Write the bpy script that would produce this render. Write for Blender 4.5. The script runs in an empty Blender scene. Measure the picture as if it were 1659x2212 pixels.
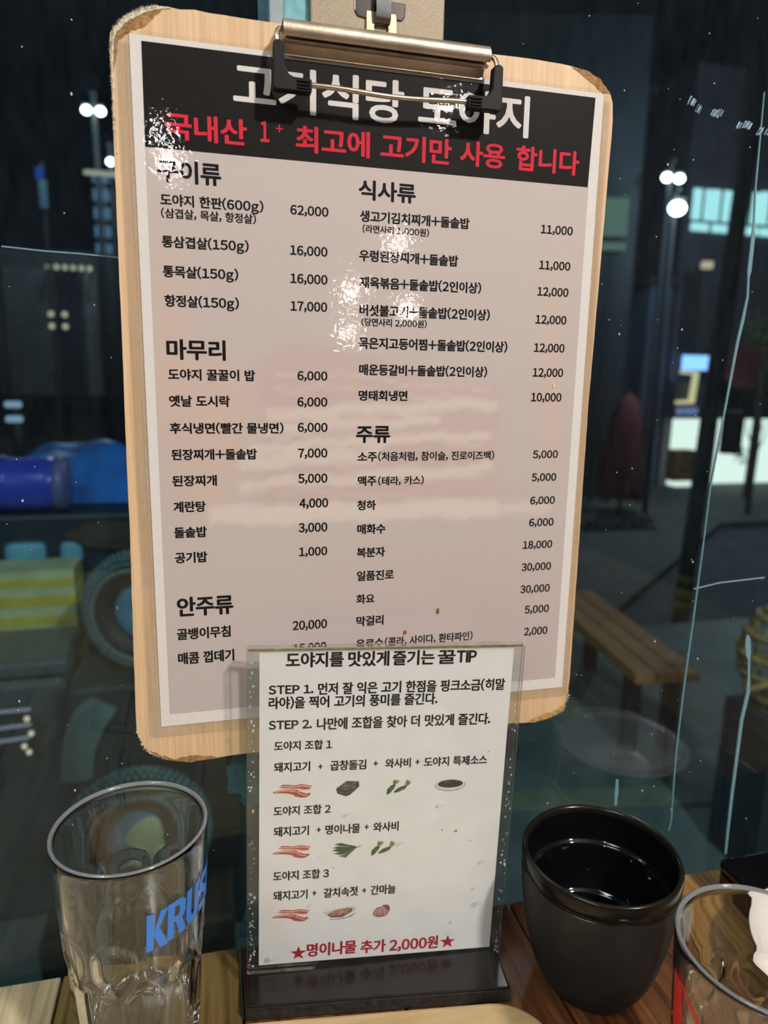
import bpy, bmesh, math, random
from mathutils import Vector, Matrix
random.seed(7)
SC = bpy.context.scene
COL = SC.collection
PI = math.pi

# ---------------------------------------------------------------- camera, sky, lights, exposure
# world frame: x along the window, y out through the window, z up, floor at z = 0 (metres)
cd = bpy.data.cameras.new('camera')
cam = bpy.data.objects.new('camera', cd)
COL.objects.link(cam)
cam.matrix_world = Matrix(((0.96996, 0.02951, -0.24146, 0.0),
                           (-0.24243, 0.19894, -0.94955, 0.0),
                           (0.02001, 0.97957, 0.20012, 1.062),
                           (0, 0, 0, 1)))
cd.sensor_fit = 'HORIZONTAL'
cd.sensor_width = 24.0
cd.lens = 24.0 * 1515.0 / 1659.0
cd.clip_start = 0.005
cd.clip_end = 200.0
cd.dof.use_dof = True
cd.dof.focus_distance = 0.325
cd.dof.aperture_fstop = cd.lens / 3.1
SC.camera = cam

wd = bpy.data.worlds.new('night_sky')
SC.world = wd
wd.use_nodes = True
wd.node_tree.nodes['Background'].inputs[0].default_value = (0.30, 0.45, 0.75, 1)
wd.node_tree.nodes['Background'].inputs[1].default_value = 0.007

SC.view_settings.view_transform = 'Standard'
SC.view_settings.look = 'None'
SC.view_settings.gamma = 1.0
SC.view_settings.use_curve_mapping = False
SC.view_settings.exposure = 0.0
SC.cycles.transparent_max_bounces = 40
SC.cycles.max_bounces = 16
SC.cycles.transmission_bounces = 14
SC.cycles.glossy_bounces = 6
SC.cycles.sample_clamp_indirect = 14.0

def lamp(name, loc, watts, color, radius):
    l = bpy.data.lights.new(name, 'POINT')
    l.energy, l.color, l.shadow_soft_size = watts, color, radius
    o = bpy.data.objects.new(name, l)
    o.location = loc
    COL.objects.link(o)
    return o
WARM = (1.0, 0.92, 0.87)
lamp('ceiling_light', (0.75, -0.85, 2.15), 104.0, WARM, 0.06)
lamp('ceiling_light', (-1.3, -1.6, 2.45), 30.0, (1.0, 0.93, 0.88), 0.05)
al = bpy.data.lights.new('ceiling_panel_light', 'AREA')
al.energy, al.color, al.shape, al.size, al.size_y = 20.0, (0.82, 0.93, 1.0), 'RECTANGLE', 0.6, 0.6
ao = bpy.data.objects.new('ceiling_panel_light', al)
ao.location = (-1.0, -0.55, 2.74)
COL.objects.link(ao)
for p in ((-0.16, -2.9, 2.14), (-0.10, -2.3, 1.86), (0.62, -2.45, 1.44), (0.70, -2.9, 1.30), (0.92, -2.8, 1.72),
          (1.10, -2.6, 2.27), (0.96, -2.75, 1.41)):
    lamp('pendant_light', p, 3.2, WARM, 0.022)

# ---------------------------------------------------------------- material helpers
def mat(name, color, rough=0.5, metal=0.0, spec=0.5, noise=0.0, nscale=50.0, bump=0.0, bscale=200.0, coat=0.0, emit=None, estr=0.0):
    m = bpy.data.materials.new(name)
    m.use_nodes = True
    nt = m.node_tree
    b = nt.nodes['Principled BSDF']
    b.inputs['Base Color'].default_value = (*color, 1)
    b.inputs['Roughness'].default_value = rough
    b.inputs['Metallic'].default_value = metal
    b.inputs['Specular IOR Level'].default_value = spec
    b.inputs['Coat Weight'].default_value = coat
    b.inputs['Coat Roughness'].default_value = 0.08
    if emit:
        b.inputs['Emission Color'].default_value = (*emit, 1)
        b.inputs['Emission Strength'].default_value = estr
    tc = nt.nodes.new('ShaderNodeTexCoord')
    if noise:
        n = nt.nodes.new('ShaderNodeTexNoise')
        n.inputs['Scale'].default_value = nscale
        n.inputs['Detail'].default_value = 5
        nt.links.new(tc.outputs['Object'], n.inputs['Vector'])
        r = nt.nodes.new('ShaderNodeMapRange')
        r.inputs[1].default_value, r.inputs[2].default_value = 0.3, 0.7
        r.inputs[3].default_value, r.inputs[4].default_value = 1 - noise, 1 + noise
        nt.links.new(n.outputs[0], r.inputs[0])
        mx = nt.nodes.new('ShaderNodeVectorMath')
        mx.operation = 'SCALE'
        mx.inputs[0].default_value = color
        nt.links.new(r.outputs[0], mx.inputs['Scale'])
        nt.links.new(mx.outputs[0], b.inputs['Base Color'])
    if bump:
        n2 = nt.nodes.new('ShaderNodeTexNoise')
        n2.inputs['Scale'].default_value = bscale
        n2.inputs['Detail'].default_value = 3
        nt.links.new(tc.outputs['Object'], n2.inputs['Vector'])
        bp = nt.nodes.new('ShaderNodeBump')
        bp.inputs['Strength'].default_value = bump
        bp.inputs['Distance'].default_value = 0.001
        nt.links.new(n2.outputs[0], bp.inputs['Height'])
        nt.links.new(bp.outputs[0], b.inputs['Normal'])
    return m

def sheet(name, tint, rough=0.02, f0=0.04, dust_or_shine=0.0, dcol=(0.5, 0.6, 0.65), dscale=60.0, bump=0.0, bscale=500.0, stretch=(1, 1, 1)):
    """thin clear sheet: straight-through transmission, Fresnel gloss, optional film of dust"""
    m = bpy.data.materials.new(name)
    m.use_nodes = True
    nt = m.node_tree
    N, L = nt.nodes, nt.links
    N.clear()
    out = N.new('ShaderNodeOutputMaterial')
    tr = N.new('ShaderNodeBsdfTransparent')
    tr.inputs[0].default_value = (*tint, 1)
    gl = N.new('ShaderNodeBsdfGlossy')
    gl.inputs['Roughness'].default_value = rough
    lw = N.new('ShaderNodeLayerWeight')
    pw = N.new('ShaderNodeMath'); pw.operation = 'POWER'; pw.inputs[1].default_value = 5
    L.new(lw.outputs['Facing'], pw.inputs[0])
    mr = N.new('ShaderNodeMapRange')
    mr.inputs[3].default_value, mr.inputs[4].default_value = f0, 1.0
    L.new(pw.outputs[0], mr.inputs[0])
    mx = N.new('ShaderNodeMixShader')
    L.new(mr.outputs[0], mx.inputs[0]); L.new(tr.outputs[0], mx.inputs[1]); L.new(gl.outputs[0], mx.inputs[2])
    tc = N.new('ShaderNodeTexCoord')
    last = mx
    if dust_or_shine:
        df = N.new('ShaderNodeBsdfDiffuse'); df.inputs[0].default_value = (*dcol, 1)
        mp = N.new('ShaderNodeMapping'); mp.inputs['Scale'].default_value = stretch
        L.new(tc.outputs['Object'], mp.inputs[0])
        n = N.new('ShaderNodeTexNoise'); n.inputs['Scale'].default_value = dscale; n.inputs['Detail'].default_value = 8
        L.new(mp.outputs[0], n.inputs['Vector'])
        r = N.new('ShaderNodeMapRange')
        r.inputs[1].default_value, r.inputs[2].default_value = 0.35, 0.75
        r.inputs[3].default_value, r.inputs[4].default_value = dust_or_shine * 0.4, dust_or_shine * 2.0
        L.new(n.outputs[0], r.inputs[0])
        m2 = N.new('ShaderNodeMixShader')
        L.new(r.outputs[0], m2.inputs[0]); L.new(mx.outputs[0], m2.inputs[1]); L.new(df.outputs[0], m2.inputs[2])
        last = m2
    if bump:
        n = N.new('ShaderNodeTexNoise'); n.inputs['Scale'].default_value = bscale; n.inputs['Detail'].default_value = 2
        L.new(tc.outputs['Object'], n.inputs['Vector'])
        n3 = N.new('ShaderNodeTexNoise'); n3.inputs['Scale'].default_value = 14; n3.inputs['Detail'].default_value = 2
        L.new(tc.outputs['Object'], n3.inputs['Vector'])
        ad = N.new('ShaderNodeMath'); ad.operation = 'MULTIPLY_ADD'; ad.inputs[1].default_value = 4.0
        L.new(n3.outputs[0], ad.inputs[0]); L.new(n.outputs[0], ad.inputs[2])
        bp = N.new('ShaderNodeBump'); bp.inputs['Strength'].default_value = bump; bp.inputs['Distance'].default_value = 0.0001
        L.new(ad.outputs[0], bp.inputs['Height']); L.new(bp.outputs[0], gl.inputs['Normal'])
    L.new(last.outputs[0], out.inputs[0])
    return m

def wood(name, dark, light, axis='Y', bands=220.0, rough=0.35, coat=0.3, fine=0.25, stretch=14.0):
    m = bpy.data.materials.new(name)
    m.use_nodes = True
    nt = m.node_tree
    N, L = nt.nodes, nt.links
    b = N['Principled BSDF']
    b.inputs['Roughness'].default_value = rough
    b.inputs['Coat Weight'].default_value = coat
    b.inputs['Coat Roughness'].default_value = 0.2
    tc = N.new('ShaderNodeTexCoord')
    mp = N.new('ShaderNodeMapping')
    s = [1.0, 1.0, 1.0]
    s['XYZ'.index(axis)] = 1.0 / stretch
    mp.inputs['Scale'].default_value = s
    oi = N.new('ShaderNodeObjectInfo')
    vm = N.new('ShaderNodeVectorMath'); vm.operation = 'SCALE'; vm.inputs[0].default_value = (3.1, 1.7, 2.3)
    L.new(oi.outputs['Random'], vm.inputs['Scale'])
    va = N.new('ShaderNodeVectorMath'); va.operation = 'ADD'
    L.new(tc.outputs['Object'], va.inputs[0]); L.new(vm.outputs[0], va.inputs[1])
    L.new(va.outputs[0], mp.inputs[0])
    n1 = N.new('ShaderNodeTexNoise'); n1.inputs['Scale'].default_value = bands; n1.inputs['Detail'].default_value = 6; n1.inputs['Distortion'].default_value = 0.6
    n2 = N.new('ShaderNodeTexNoise'); n2.inputs['Scale'].default_value = bands * 0.18; n2.inputs['Detail'].default_value = 3; n2.inputs['Distortion'].default_value = 1.5
    L.new(mp.outputs[0], n1.inputs['Vector']); L.new(mp.outputs[0], n2.inputs['Vector'])
    mx = N.new('ShaderNodeMath'); mx.operation = 'MULTIPLY_ADD'; mx.inputs[1].default_value = fine
    L.new(n1.outputs[0], mx.inputs[0])
    m3 = N.new('ShaderNodeMath'); m3.operation = 'MULTIPLY'; m3.inputs[1].default_value = 1 - fine
    L.new(n2.outputs[0], m3.inputs[0]); L.new(m3.outputs[0], mx.inputs[2])
    cr = N.new('ShaderNodeValToRGB')
    cr.color_ramp.elements[0].position, cr.color_ramp.elements[1].position = 0.33, 0.66
    cr.color_ramp.elements[0].color, cr.color_ramp.elements[1].color = (*dark, 1), (*light, 1)
    L.new(mx.outputs[0], cr.inputs[0]); L.new(cr.outputs[0], b.inputs['Base Color'])
    bp = N.new('ShaderNodeBump'); bp.inputs['Strength'].default_value = 0.15; bp.inputs['Distance'].default_value = 0.0005
    L.new(n1.outputs[0], bp.inputs['Height']); L.new(bp.outputs[0], b.inputs['Normal'])
    return m

def glow(name, color, strength):
    m = bpy.data.materials.new(name)
    m.use_nodes = True
    N = m.node_tree.nodes
    N.clear()
    o = N.new('ShaderNodeOutputMaterial'); e = N.new('ShaderNodeEmission')
    e.inputs[0].default_value = (*color, 1); e.inputs[1].default_value = strength
    m.node_tree.links.new(e.outputs[0], o.inputs[0])
    return m

# ---------------------------------------------------------------- mesh helpers
class MB:
    """collects shapes and links them as one mesh object"""
    def __init__(s):
        s.v, s.f, s.mi = [], [], []
    def add(s, vs, fs, mi=0):
        k = len(s.v)
        s.v += [tuple(p) for p in vs]
        s.f += [tuple(i + k for i in f) for f in fs]
        s.mi += [mi] * len(fs)
        return s
    def box(s, x0, x1, y0, y1, z0, z1, mi=0):
        return s.add([(x, y, z) for x in (x0, x1) for y in (y0, y1) for z in (z0, z1)],
                     [(0, 1, 3, 2), (4, 6, 7, 5), (0, 4, 5, 1), (2, 3, 7, 6), (0, 2, 6, 4), (1, 5, 7, 3)], mi)
    def prism(s, pts, z0, z1, mi=0, side=None):
        n = len(pts)
        s.add([(x, y, z0) for x, y in pts] + [(x, y, z1) for x, y in pts], [tuple(range(n - 1, -1, -1)), tuple(range(n, 2 * n))], mi)
        k = len(s.v) - 2 * n
        s.f += [(k + i, k + (i + 1) % n, k + n + (i + 1) % n, k + n + i) for i in range(n)]
        s.mi += [mi if side is None else side] * n
        return s
    def poly(s, pts, z, mi=0):
        return s.add([(x, y, z) for x, y in pts], [tuple(range(len(pts)))], mi)
    def tube(s, path, r, n=10, mi=0, cap=True):
        path = [Vector(p) for p in path]
        rr = r if isinstance(r, (list, tuple)) else [r] * len(path)
        rings = []
        up = Vector((0.137, 0.211, 0.967))
        for i, p in enumerate(path):
            t = (path[min(i + 1, len(path) - 1)] - path[max(i - 1, 0)]).normalized()
            a = t.cross(up)
            if a.length < 1e-3: a = t.cross(Vector((1, 0, 0)))
            a.normalize(); b = t.cross(a)
            rings += [p + rr[i] * (math.cos(2 * PI * k / n) * a + math.sin(2 * PI * k / n) * b) for k in range(n)]
        m = len(path)
        fs = [(i * n + k, i * n + (k + 1) % n, (i + 1) * n + (k + 1) % n, (i + 1) * n + k) for i in range(m - 1) for k in range(n)]
        if cap: fs += [tuple(range(n - 1, -1, -1)), tuple((m - 1) * n + k for k in range(n))]
        return s.add(rings, fs, mi)
    def lathe(s, prof, n=64, c=(0, 0, 0), mi=0, rfun=None):
        vs = []
        for r, z in prof:
            for k in range(n):
                t = 2 * PI * k / n
                q = r if rfun is None else rfun(r, z, t)
                vs.append((c[0] + q * math.cos(t), c[1] + q * math.sin(t), c[2] + z))
        m = len(prof)
        fs = [(i * n + k, i * n + (k + 1) % n, (i + 1) * n + (k + 1) % n, (i + 1) * n + k) for i in range(m - 1) for k in range(n)]
        return s.add(vs, fs, mi)
    def ball(s, c, r, n=8, m=6, sq=(1, 1, 1), mi=0):
        vs = [(c[0], c[1], c[2] + r * sq[2])]
        for i in range(1, m):
            a = PI * i / m
            for k in range(n):
                t = 2 * PI * k / n
                vs.append((c[0] + r * sq[0] * math.sin(a) * math.cos(t), c[1] + r * sq[1] * math.sin(a) * math.sin(t), c[2] + r * sq[2] * math.cos(a)))
        vs.append((c[0], c[1], c[2] - r * sq[2]))
        fs = [(0, 1 + k, 1 + (k + 1) % n) for k in range(n)]
        for i in range(m - 2):
            fs += [(1 + i * n + k, 1 + (i + 1) * n + k, 1 + (i + 1) * n + (k + 1) % n, 1 + i * n + (k + 1) % n) for k in range(n)]
        e = len(vs) - 1
        fs += [(e, 1 + (m - 2) * n + (k + 1) % n, 1 + (m - 2) * n + k) for k in range(n)]
        return s.add(vs, fs, mi)
    def build(s, name, mats, parent=None, smooth=False, xf=None, bevel=0.0):
        me = bpy.data.meshes.new(name)
        vs = s.v if xf is None else [tuple(xf @ Vector(p)) for p in s.v]
        me.from_pydata(vs, [], s.f)
        for m in (mats if isinstance(mats, (list, tuple)) else [mats]): me.materials.append(m)
        me.polygons.foreach_set('material_index', s.mi)
        if smooth:
            me.polygons.foreach_set('use_smooth', [True] * len(me.polygons))
        bm = bmesh.new(); bm.from_mesh(me)
        bmesh.ops.recalc_face_normals(bm, faces=bm.faces)
        if bevel:
            bmesh.ops.bevel(bm, geom=[e for e in bm.edges if len(e.link_faces) == 2 and e.calc_face_angle(0) > 0.5], offset=bevel, segments=2, affect='EDGES', profile=0.5)
        bm.to_mesh(me); bm.free()
        me.update()
        o = bpy.data.objects.new(name, me)
        COL.objects.link(o)
        if parent is not None: o.parent = parent
        return o

def sharp(o, ang=0.6):
    me = o.data
    me.polygons.foreach_set('use_smooth', [True] * len(me.polygons))
    me.set_sharp_from_angle(angle=ang)
    return o
def tag(o, label, cat, group=None, kind=None):
    o['label'] = label; o['category'] = cat
    if group: o['group'] = group
    if kind: o['kind'] = kind
    return o
def struct(o, label=None, cat=None):
    o['kind'] = 'structure'
    if label: o['label'] = label
    if cat: o['category'] = cat
    return o
def empty(name, m):
    o = bpy.data.objects.new(name, None)
    o.empty_display_size = 0.02
    if isinstance(m, Matrix): o.matrix_world = m
    else: o.location = m
    COL.objects.link(o)
    return o
def rrect(x0, x1, y0, y1, r, n=6):
    pts = []
    for cx, cy, a0 in ((x1 - r, y1 - r, 0), (x0 + r, y1 - r, 90), (x0 + r, y0 + r, 180), (x1 - r, y0 + r, 270)):
        for i in range(n + 1):
            a = math.radians(a0 + 90 * i / n)
            pts.append((cx + r * math.cos(a), cy + r * math.sin(a)))
    return pts
# ---------------------------------------------------------------- lettering: kind, words, left mm, right mm, middle height mm, letter height mm (on the page)
MENU_TEXT = [
   ('title', '고기식당 도야지', -65.11, 67.87, 134.83, 17.08),
   ('slogan', '국내산', -92.8, -59.74, 116.38, 9.92),
   ('slogan', '1', -54.24, -50.45, 117.58, 8.3),
   ('slogan', '+', -47.83, -44.61, 119.33, 3.07),
   ('slogan', '최고에', -39.37, -6.8, 116.32, 10.35),
   ('slogan', '고기만', -2.07, 30.96, 116.67, 10.47),
   ('slogan', '사용', 34.99, 56.94, 117.11, 10.33),
   ('slogan', '합니다', 62.33, 94.59, 117.31, 10.38),
   ('heading', '구이류', -96.43, -70.74, 99.02, 8.64),
   ('dish_name', '도야지 한판(600g)', -95.78, -53.32, 87.69, 4.6),
   ('dish_note', '(삼겹살, 목살, 항정살)', -95.63, -56.54, 82.45, 3.88),
   ('price', '62,000', -41.83, -25.1, 87.44, 3.99),
   ('dish_name', '통삼겹살(150g)', -95.82, -59.86, 71.19, 4.68),
   ('price', '16,000', -42.09, -25.48, 70.77, 4.08),
   ('dish_name', '통목살(150g)', -95.88, -64.55, 59.2, 4.74),
   ('price', '16,000', -42.06, -25.45, 58.92, 4.14),
   ('dish_name', '항정살(150g)', -95.71, -64.54, 47.22, 4.81),
   ('price', '17,000', -42.06, -25.56, 47.16, 4.19),
   ('heading', '마무리', -95.7, -70.69, 27.07, 8.47),
   ('dish_name', '도야지 꿀꿀이 밥', -95.46, -58.07, 16.41, 4.81),
   ('price', '6,000', -39.19, -25.43, 16.74, 4.15),
   ('dish_name', '옛날 도시락', -95.46, -69.36, 4.95, 4.86),
   ('price', '6,000', -39.27, -25.41, 4.98, 4.21),
   ('dish_name', '후식냉면(빨간 물냉면)', -95.63, -45.66, -6.96, 4.76),
   ('price', '6,000', -39.21, -25.32, -6.65, 4.26),
   ('dish_name', '된장찌개+돌솥밥', -95.42, -57.85, -18.7, 4.81),
   ('price', '7,000', -39.09, -25.36, -18.57, 4.32),
   ('dish_name', '된장찌개', -95.52, -76.05, -30.5, 4.84),
   ('price', '5,000', -39.05, -25.33, -30.42, 4.38),
   ('dish_name', '계란탕', -95.45, -81.24, -42.37, 4.9),
   ('price', '4,000', -38.62, -24.91, -42.22, 4.45),
   ('dish_name', '돌솥밥', -95.62, -81.12, -54.16, 4.97),
   ('price', '3,000', -39.06, -25.29, -53.96, 4.51),
   ('dish_name', '공기밥', -95.73, -81.25, -66.01, 5.04),
   ('price', '1,000', -38.93, -25.33, -65.72, 4.34),
   ('heading', '안주류', -95.7, -70.09, -89.54, 9.27),
   ('dish_name', '골뱅이무침', -96.2, -71.65, -102.84, 5.5),
   ('price', '20,000', -42.26, -25.33, -102.46, 4.75),
   ('dish_name', '매콤 껍데기', -96.11, -70.24, -114.89, 5.81),
   ('price', '15,000', -42.14, -25.65, -114.29, 4.81),
   ('heading', '식사류', -11.72, 14.64, 97.96, 8.1),
   ('dish_name', '생고기김치찌개+돌솥밥', -11.01, 40.83, 87.01, 4.74),
   ('dish_note', '(라면사리 1,000원)', -9.73, 21.4, 81.76, 3.36),
   ('price', '11,000', 76.83, 93.59, 87.06, 3.95),
   ('dish_name', '우렁된장찌개+돌솥밥', -11.19, 35.99, 70.29, 4.83),
   ('price', '11,000', 76.99, 93.49, 70.86, 4.03),
   ('dish_name', '제육볶음+돌솥밥(2인이상)', -10.91, 47.93, 58.76, 4.92),
   ('price', '12,000', 76.8, 93.41, 58.67, 4.09),
   ('dish_name', '버섯불고기+돌솥밥(2인이상)', -10.78, 52.89, 46.64, 5.0),
   ('dish_note', '(당면사리 2,000원)', -9.77, 21.5, 41.41, 3.52),
   ('price', '12,000', 76.71, 93.28, 45.61, 4.15),
   ('dish_name', '묵은지고등어찜+돌솥밥(2인이상)', -10.99, 62.7, 32.04, 5.1),
   ('price', '12,000', 76.74, 93.24, 32.21, 4.21),
   ('dish_name', '매운등갈비+돌솥밥(2인이상)', -10.64, 52.82, 20.03, 4.94),
   ('price', '12,000', 76.82, 93.35, 20.31, 4.27),
   ('dish_name', '명태회냉면', -10.74, 12.95, 8.21, 4.72),
   ('price', '10,000', 76.7, 93.28, 8.25, 4.33),
   ('heading', '주류', -11.81, 4.91, -9.77, 8.09),
   ('dish_name', '소주', -10.97, -1.38, -20.48, 4.64),
   ('dish_note', '(처음처럼, 참이슬, 진로이즈백)', -0.93, 58.54, -20.45, 4.3),
   ('price', '5,000', 79.5, 93.37, -20.27, 4.01),
   ('dish_name', '맥주', -10.69, -1.49, -32.11, 4.7),
   ('dish_note', '(테라, 카스)', -0.74, 22.3, -32.26, 4.31),
   ('price', '5,000', 79.57, 93.26, -31.98, 4.06),
   ('dish_name', '청하', -10.95, -1.58, -43.91, 4.76),
   ('price', '6,000', 79.44, 93.32, -43.96, 4.11),
   ('dish_name', '매화수', -10.74, 3.44, -55.69, 4.84),
   ('price', '6,000', 79.56, 93.42, -55.46, 4.17),
   ('dish_name', '복분자', -10.85, 3.42, -67.32, 4.9),
   ('price', '18,000', 76.78, 93.44, -67.25, 4.22),
   ('dish_name', '일품진로', -10.73, 8.12, -79.19, 4.97),
   ('price', '30,000', 76.78, 93.55, -79.12, 4.27),
   ('dish_name', '화요', -10.84, -1.51, -91.0, 4.78),
   ('price', '30,000', 76.78, 93.65, -91.1, 4.33),
   ('dish_name', '막걸리', -10.73, 3.25, -102.48, 5.1),
   ('price', '5,000', 79.96, 93.97, -102.45, 4.38),
   ('dish_name', '음료수', -10.77, 3.46, -114.57, 5.16),
   ('dish_note', '(콜라, 사이다, 환타파인)', 4.1, 51.28, -114.48, 4.77),
   ('price', '2,000', 80.25, 93.87, -114.65, 4.44),
]
TIP_TEXT = [
   ('tip_heading', '도야지를', -48.9, -21.87, 81.31, 7.42),
   ('tip_heading', '맛있게', -19.83, -0.18, 81.25, 7.51),
   ('tip_heading', '즐기는', 1.37, 21.78, 81.3, 7.34),
   ('tip_heading', '꿀', 23.2, 32.06, 81.37, 7.15),
   ('tip_heading', 'TIP', 32.51, 42.51, 81.33, 6.22),
   ('tip_step', 'STEP 1.', -56.71, -35.78, 66.46, 4.47),
   ('tip_step', '먼저 잘 익은 고기 한점을 핑크소금(히말', -33.67, 57.87, 66.44, 6.03),
   ('tip_step', '라야)을 찍어 고기의 풍미를 즐긴다.', -56.67, 24.42, 59.85, 6.01),
   ('tip_step', 'STEP 2.', -56.62, -36.2, 48.43, 4.57),
   ('tip_step', '나만에 조합을 찾아 더 맛있게 즐긴다.', -33.87, 51.76, 48.3, 6.16),
   ('tip_line', '도야지 조합 1', -53.99, -26.32, 37.45, 4.89),
   ('tip_line', '돼지고기', -53.91, -36.65, 26.18, 5.2),
   ('tip_line', '+', -32.84, -30.6, 25.7, 2.49),
   ('tip_line', '곱창돌김', -27.02, -9.35, 25.94, 5.26),
   ('tip_line', '+', -5.84, -3.55, 26.12, 2.52),
   ('tip_line', '와사비', 0.04, 12.82, 25.92, 5.06),
   ('tip_line', '+', 15.0, 17.33, 26.03, 2.54),
   ('tip_line', '도야지 특제소스', 19.4, 51.7, 25.79, 5.12),
   ('tip_line', '도야지 조합 2', -54.04, -26.16, 2.51, 5.11),
   ('tip_line', '돼지고기', -53.83, -36.6, -8.85, 5.42),
   ('tip_line', '+', -32.96, -30.67, -8.95, 2.6),
   ('tip_line', '명이나물', -28.59, -11.19, -9.19, 5.22),
   ('tip_line', '+', -9.09, -6.76, -8.86, 2.62),
   ('tip_line', '와사비', -4.65, 8.28, -9.19, 5.27),
   ('tip_line', '도야지 조합 3', -54.01, -26.19, -33.93, 5.33),
   ('tip_line', '돼지고기', -53.8, -36.7, -45.28, 5.4),
   ('tip_line', '+', -34.48, -32.14, -45.03, 2.71),
   ('tip_line', '갈치속젓', -28.66, -11.13, -45.48, 5.45),
   ('tip_line', '+', -9.14, -6.76, -45.44, 2.74),
   ('tip_line', '간마늘', -4.67, 8.38, -45.63, 5.5),
   ('tip_offer', '명이나물', -36.63, -10.83, -78.86, 7.92),
   ('tip_offer', '추가', -8.78, 4.59, -79.52, 7.71),
   ('tip_offer', '2,000원', 6.46, 32.53, -79.84, 7.78),
]
BOARD = [(-112.5, 141.6), (-112.0, 147.7), (-110.7, 149.8), (-106.4, 154.3), (-100.0, 158.0), (-94.2, 159.7), (-90.4, 159.9), (-73.7, 159.9), (-44.7, 159.5), (44.7, 159.0), (66.1, 159.3), (87.9, 158.8), (96.3, 157.0), (103.1, 154.4), (108.2, 149.5), (110.2, 145.1), (110.9, 130.9), (108.9, 3.4), (109.3, -87.3), (109.5, -145.1), (109.2, -152.6), (107.0, -162.1), (99.5, -165.4), (88.5, -167.4), (-64.9, -167.5), (-85.2, -167.9), (-98.5, -167.4), (-102.8, -166.0), (-107.1, -163.7), (-110.9, -161.5), (-114.1, -156.6), (-116.0, -151.1), (-116.3, -143.3), (-115.6, -106.0), (-114.6, -56.7), (-114.1, 1.8), (-113.8, 17.7)]
# ---------------------------------------------------------------- materials
M_WALL = mat('plaster', (0.13, 0.11, 0.095), 0.8, noise=0.08, nscale=3)
M_CEIL = mat('ceiling_paint', (0.19, 0.18, 0.17), 0.9, noise=0.1, nscale=3)
M_FLOOR = mat('floor_tile', (0.09, 0.075, 0.06), 0.5, noise=0.15, nscale=4)
M_PANE = sheet('window_glass', (0.80, 0.92, 0.95), 0.0, 0.03, dust_or_shine=0.005, dcol=(0.35, 0.5, 0.6), dscale=220, stretch=(1, 1, 0.3))
M_GASKET = mat('grey_gasket', (0.30, 0.38, 0.40), 0.35, noise=0.1, nscale=200)
M_CYAN = mat('cyan_sealant', (0.16, 0.42, 0.48), 0.45, noise=0.2, nscale=300)
M_TEAL = mat('teal_film', (0.075, 0.20, 0.25), 0.6, noise=0.18, nscale=250)
M_DRIP = mat('teal_paint', (0.16, 0.30, 0.34), 0.5, noise=0.12, nscale=300)
M_SPECK = mat('dust_speck', (0.45, 0.5, 0.5), 0.6, noise=0.1)
M_CHAMP = mat('champagne_metal', (0.34, 0.275, 0.18), 0.5, 0.1, noise=0.16, nscale=1500, bump=0.08, bscale=2500)
M_STEEL = mat('brushed_steel', (0.50, 0.42, 0.32), 0.42, 0.9, noise=0.16, nscale=120, bump=0.1, bscale=700)
M_WIRE = mat('tarnished_wire', (0.55, 0.47, 0.36), 0.3, 0.95, noise=0.15, nscale=150)
M_CHROME = mat('chrome', (0.20, 0.185, 0.17), 0.2, 1.0, noise=0.1, nscale=100)
M_RUBBER = mat('black_rubber', (0.006, 0.0055, 0.0055), 0.55, spec=0.25, noise=0.2, nscale=300)
M_BOARD = wood('clipboard_veneer', (0.60, 0.40, 0.21), (0.80, 0.56, 0.335), 'Y', 640, 0.5, 0.1, 0.6, 40)
M_TORN = mat('torn_wood', (0.36, 0.19, 0.07), 0.9, noise=0.4, nscale=500, bump=0.6, bscale=900)
M_FRAY = mat('frayed_fibre', (0.62, 0.58, 0.42), 0.95, noise=0.25, nscale=700)
M_PAPER = mat('menu_paper', (0.80, 0.77, 0.74), 0.6, spec=0.12, noise=0.015, nscale=300)
M_TIPP = mat('tip_paper', (0.83, 0.80, 0.79), 0.6, spec=0.12, noise=0.035, nscale=60)
M_BLACKP = mat('black_print', (0.012, 0.011, 0.011), 0.5, spec=0.12, noise=0.35, nscale=900)
M_INK = mat('black_ink', (0.009, 0.009, 0.010), 0.5, spec=0.12, noise=0.1)
M_WHITEP = mat('white_print', (0.78, 0.75, 0.73), 0.6, spec=0.12, noise=0.02)
M_REDP = mat('red_print', (0.72, 0.035, 0.065), 0.6, spec=0.12, noise=0.03)
M_DKRED = mat('dark_red_print', (0.42, 0.02, 0.03), 0.6, spec=0.12, noise=0.03)
M_LAM = sheet('laminate_film', (0.985, 0.985, 0.98), 0.012, 0.022, bump=0.40, bscale=430)
M_ACR = sheet('acrylic', (0.97, 0.985, 0.98), 0.03, 0.03, dust_or_shine=0.006, dcol=(0.7, 0.72, 0.7), dscale=120)
M_ACRE = sheet('acrylic_edge', (0.62, 0.68, 0.62), 0.15, 0.10, dust_or_shine=0.18, dcol=(0.55, 0.52, 0.42), dscale=200)
M_DROP = sheet('water_drop', (0.93, 0.94, 0.93), 0.02, 0.07, dust_or_shine=0.22, dcol=(0.85, 0.88, 0.88))  # whitish film colour stands in for the highlights on the drops
M_BBASE = mat('black_acrylic', (0.013, 0.011, 0.010), 0.18, noise=0.3, nscale=80)
M_GLASS = bpy.data.materials.new('drinking_glass')
M_GLASS.use_nodes = True
_b = M_GLASS.node_tree.nodes['Principled BSDF']
_b.inputs['Base Color'].default_value = (0.97, 0.99, 0.985, 1)
_b.inputs['Roughness'].default_value = 0.0
_b.inputs['IOR'].default_value = 1.5
_b.inputs['Transmission Weight'].default_value = 1.0
M_LIP = bpy.data.materials.new('lit_lip')  # pale lip colour stands in for light reflected on the glass rim
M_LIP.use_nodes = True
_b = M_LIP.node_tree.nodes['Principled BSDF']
_b.inputs['Base Color'].default_value = (0.86, 0.92, 0.92, 1)
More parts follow.
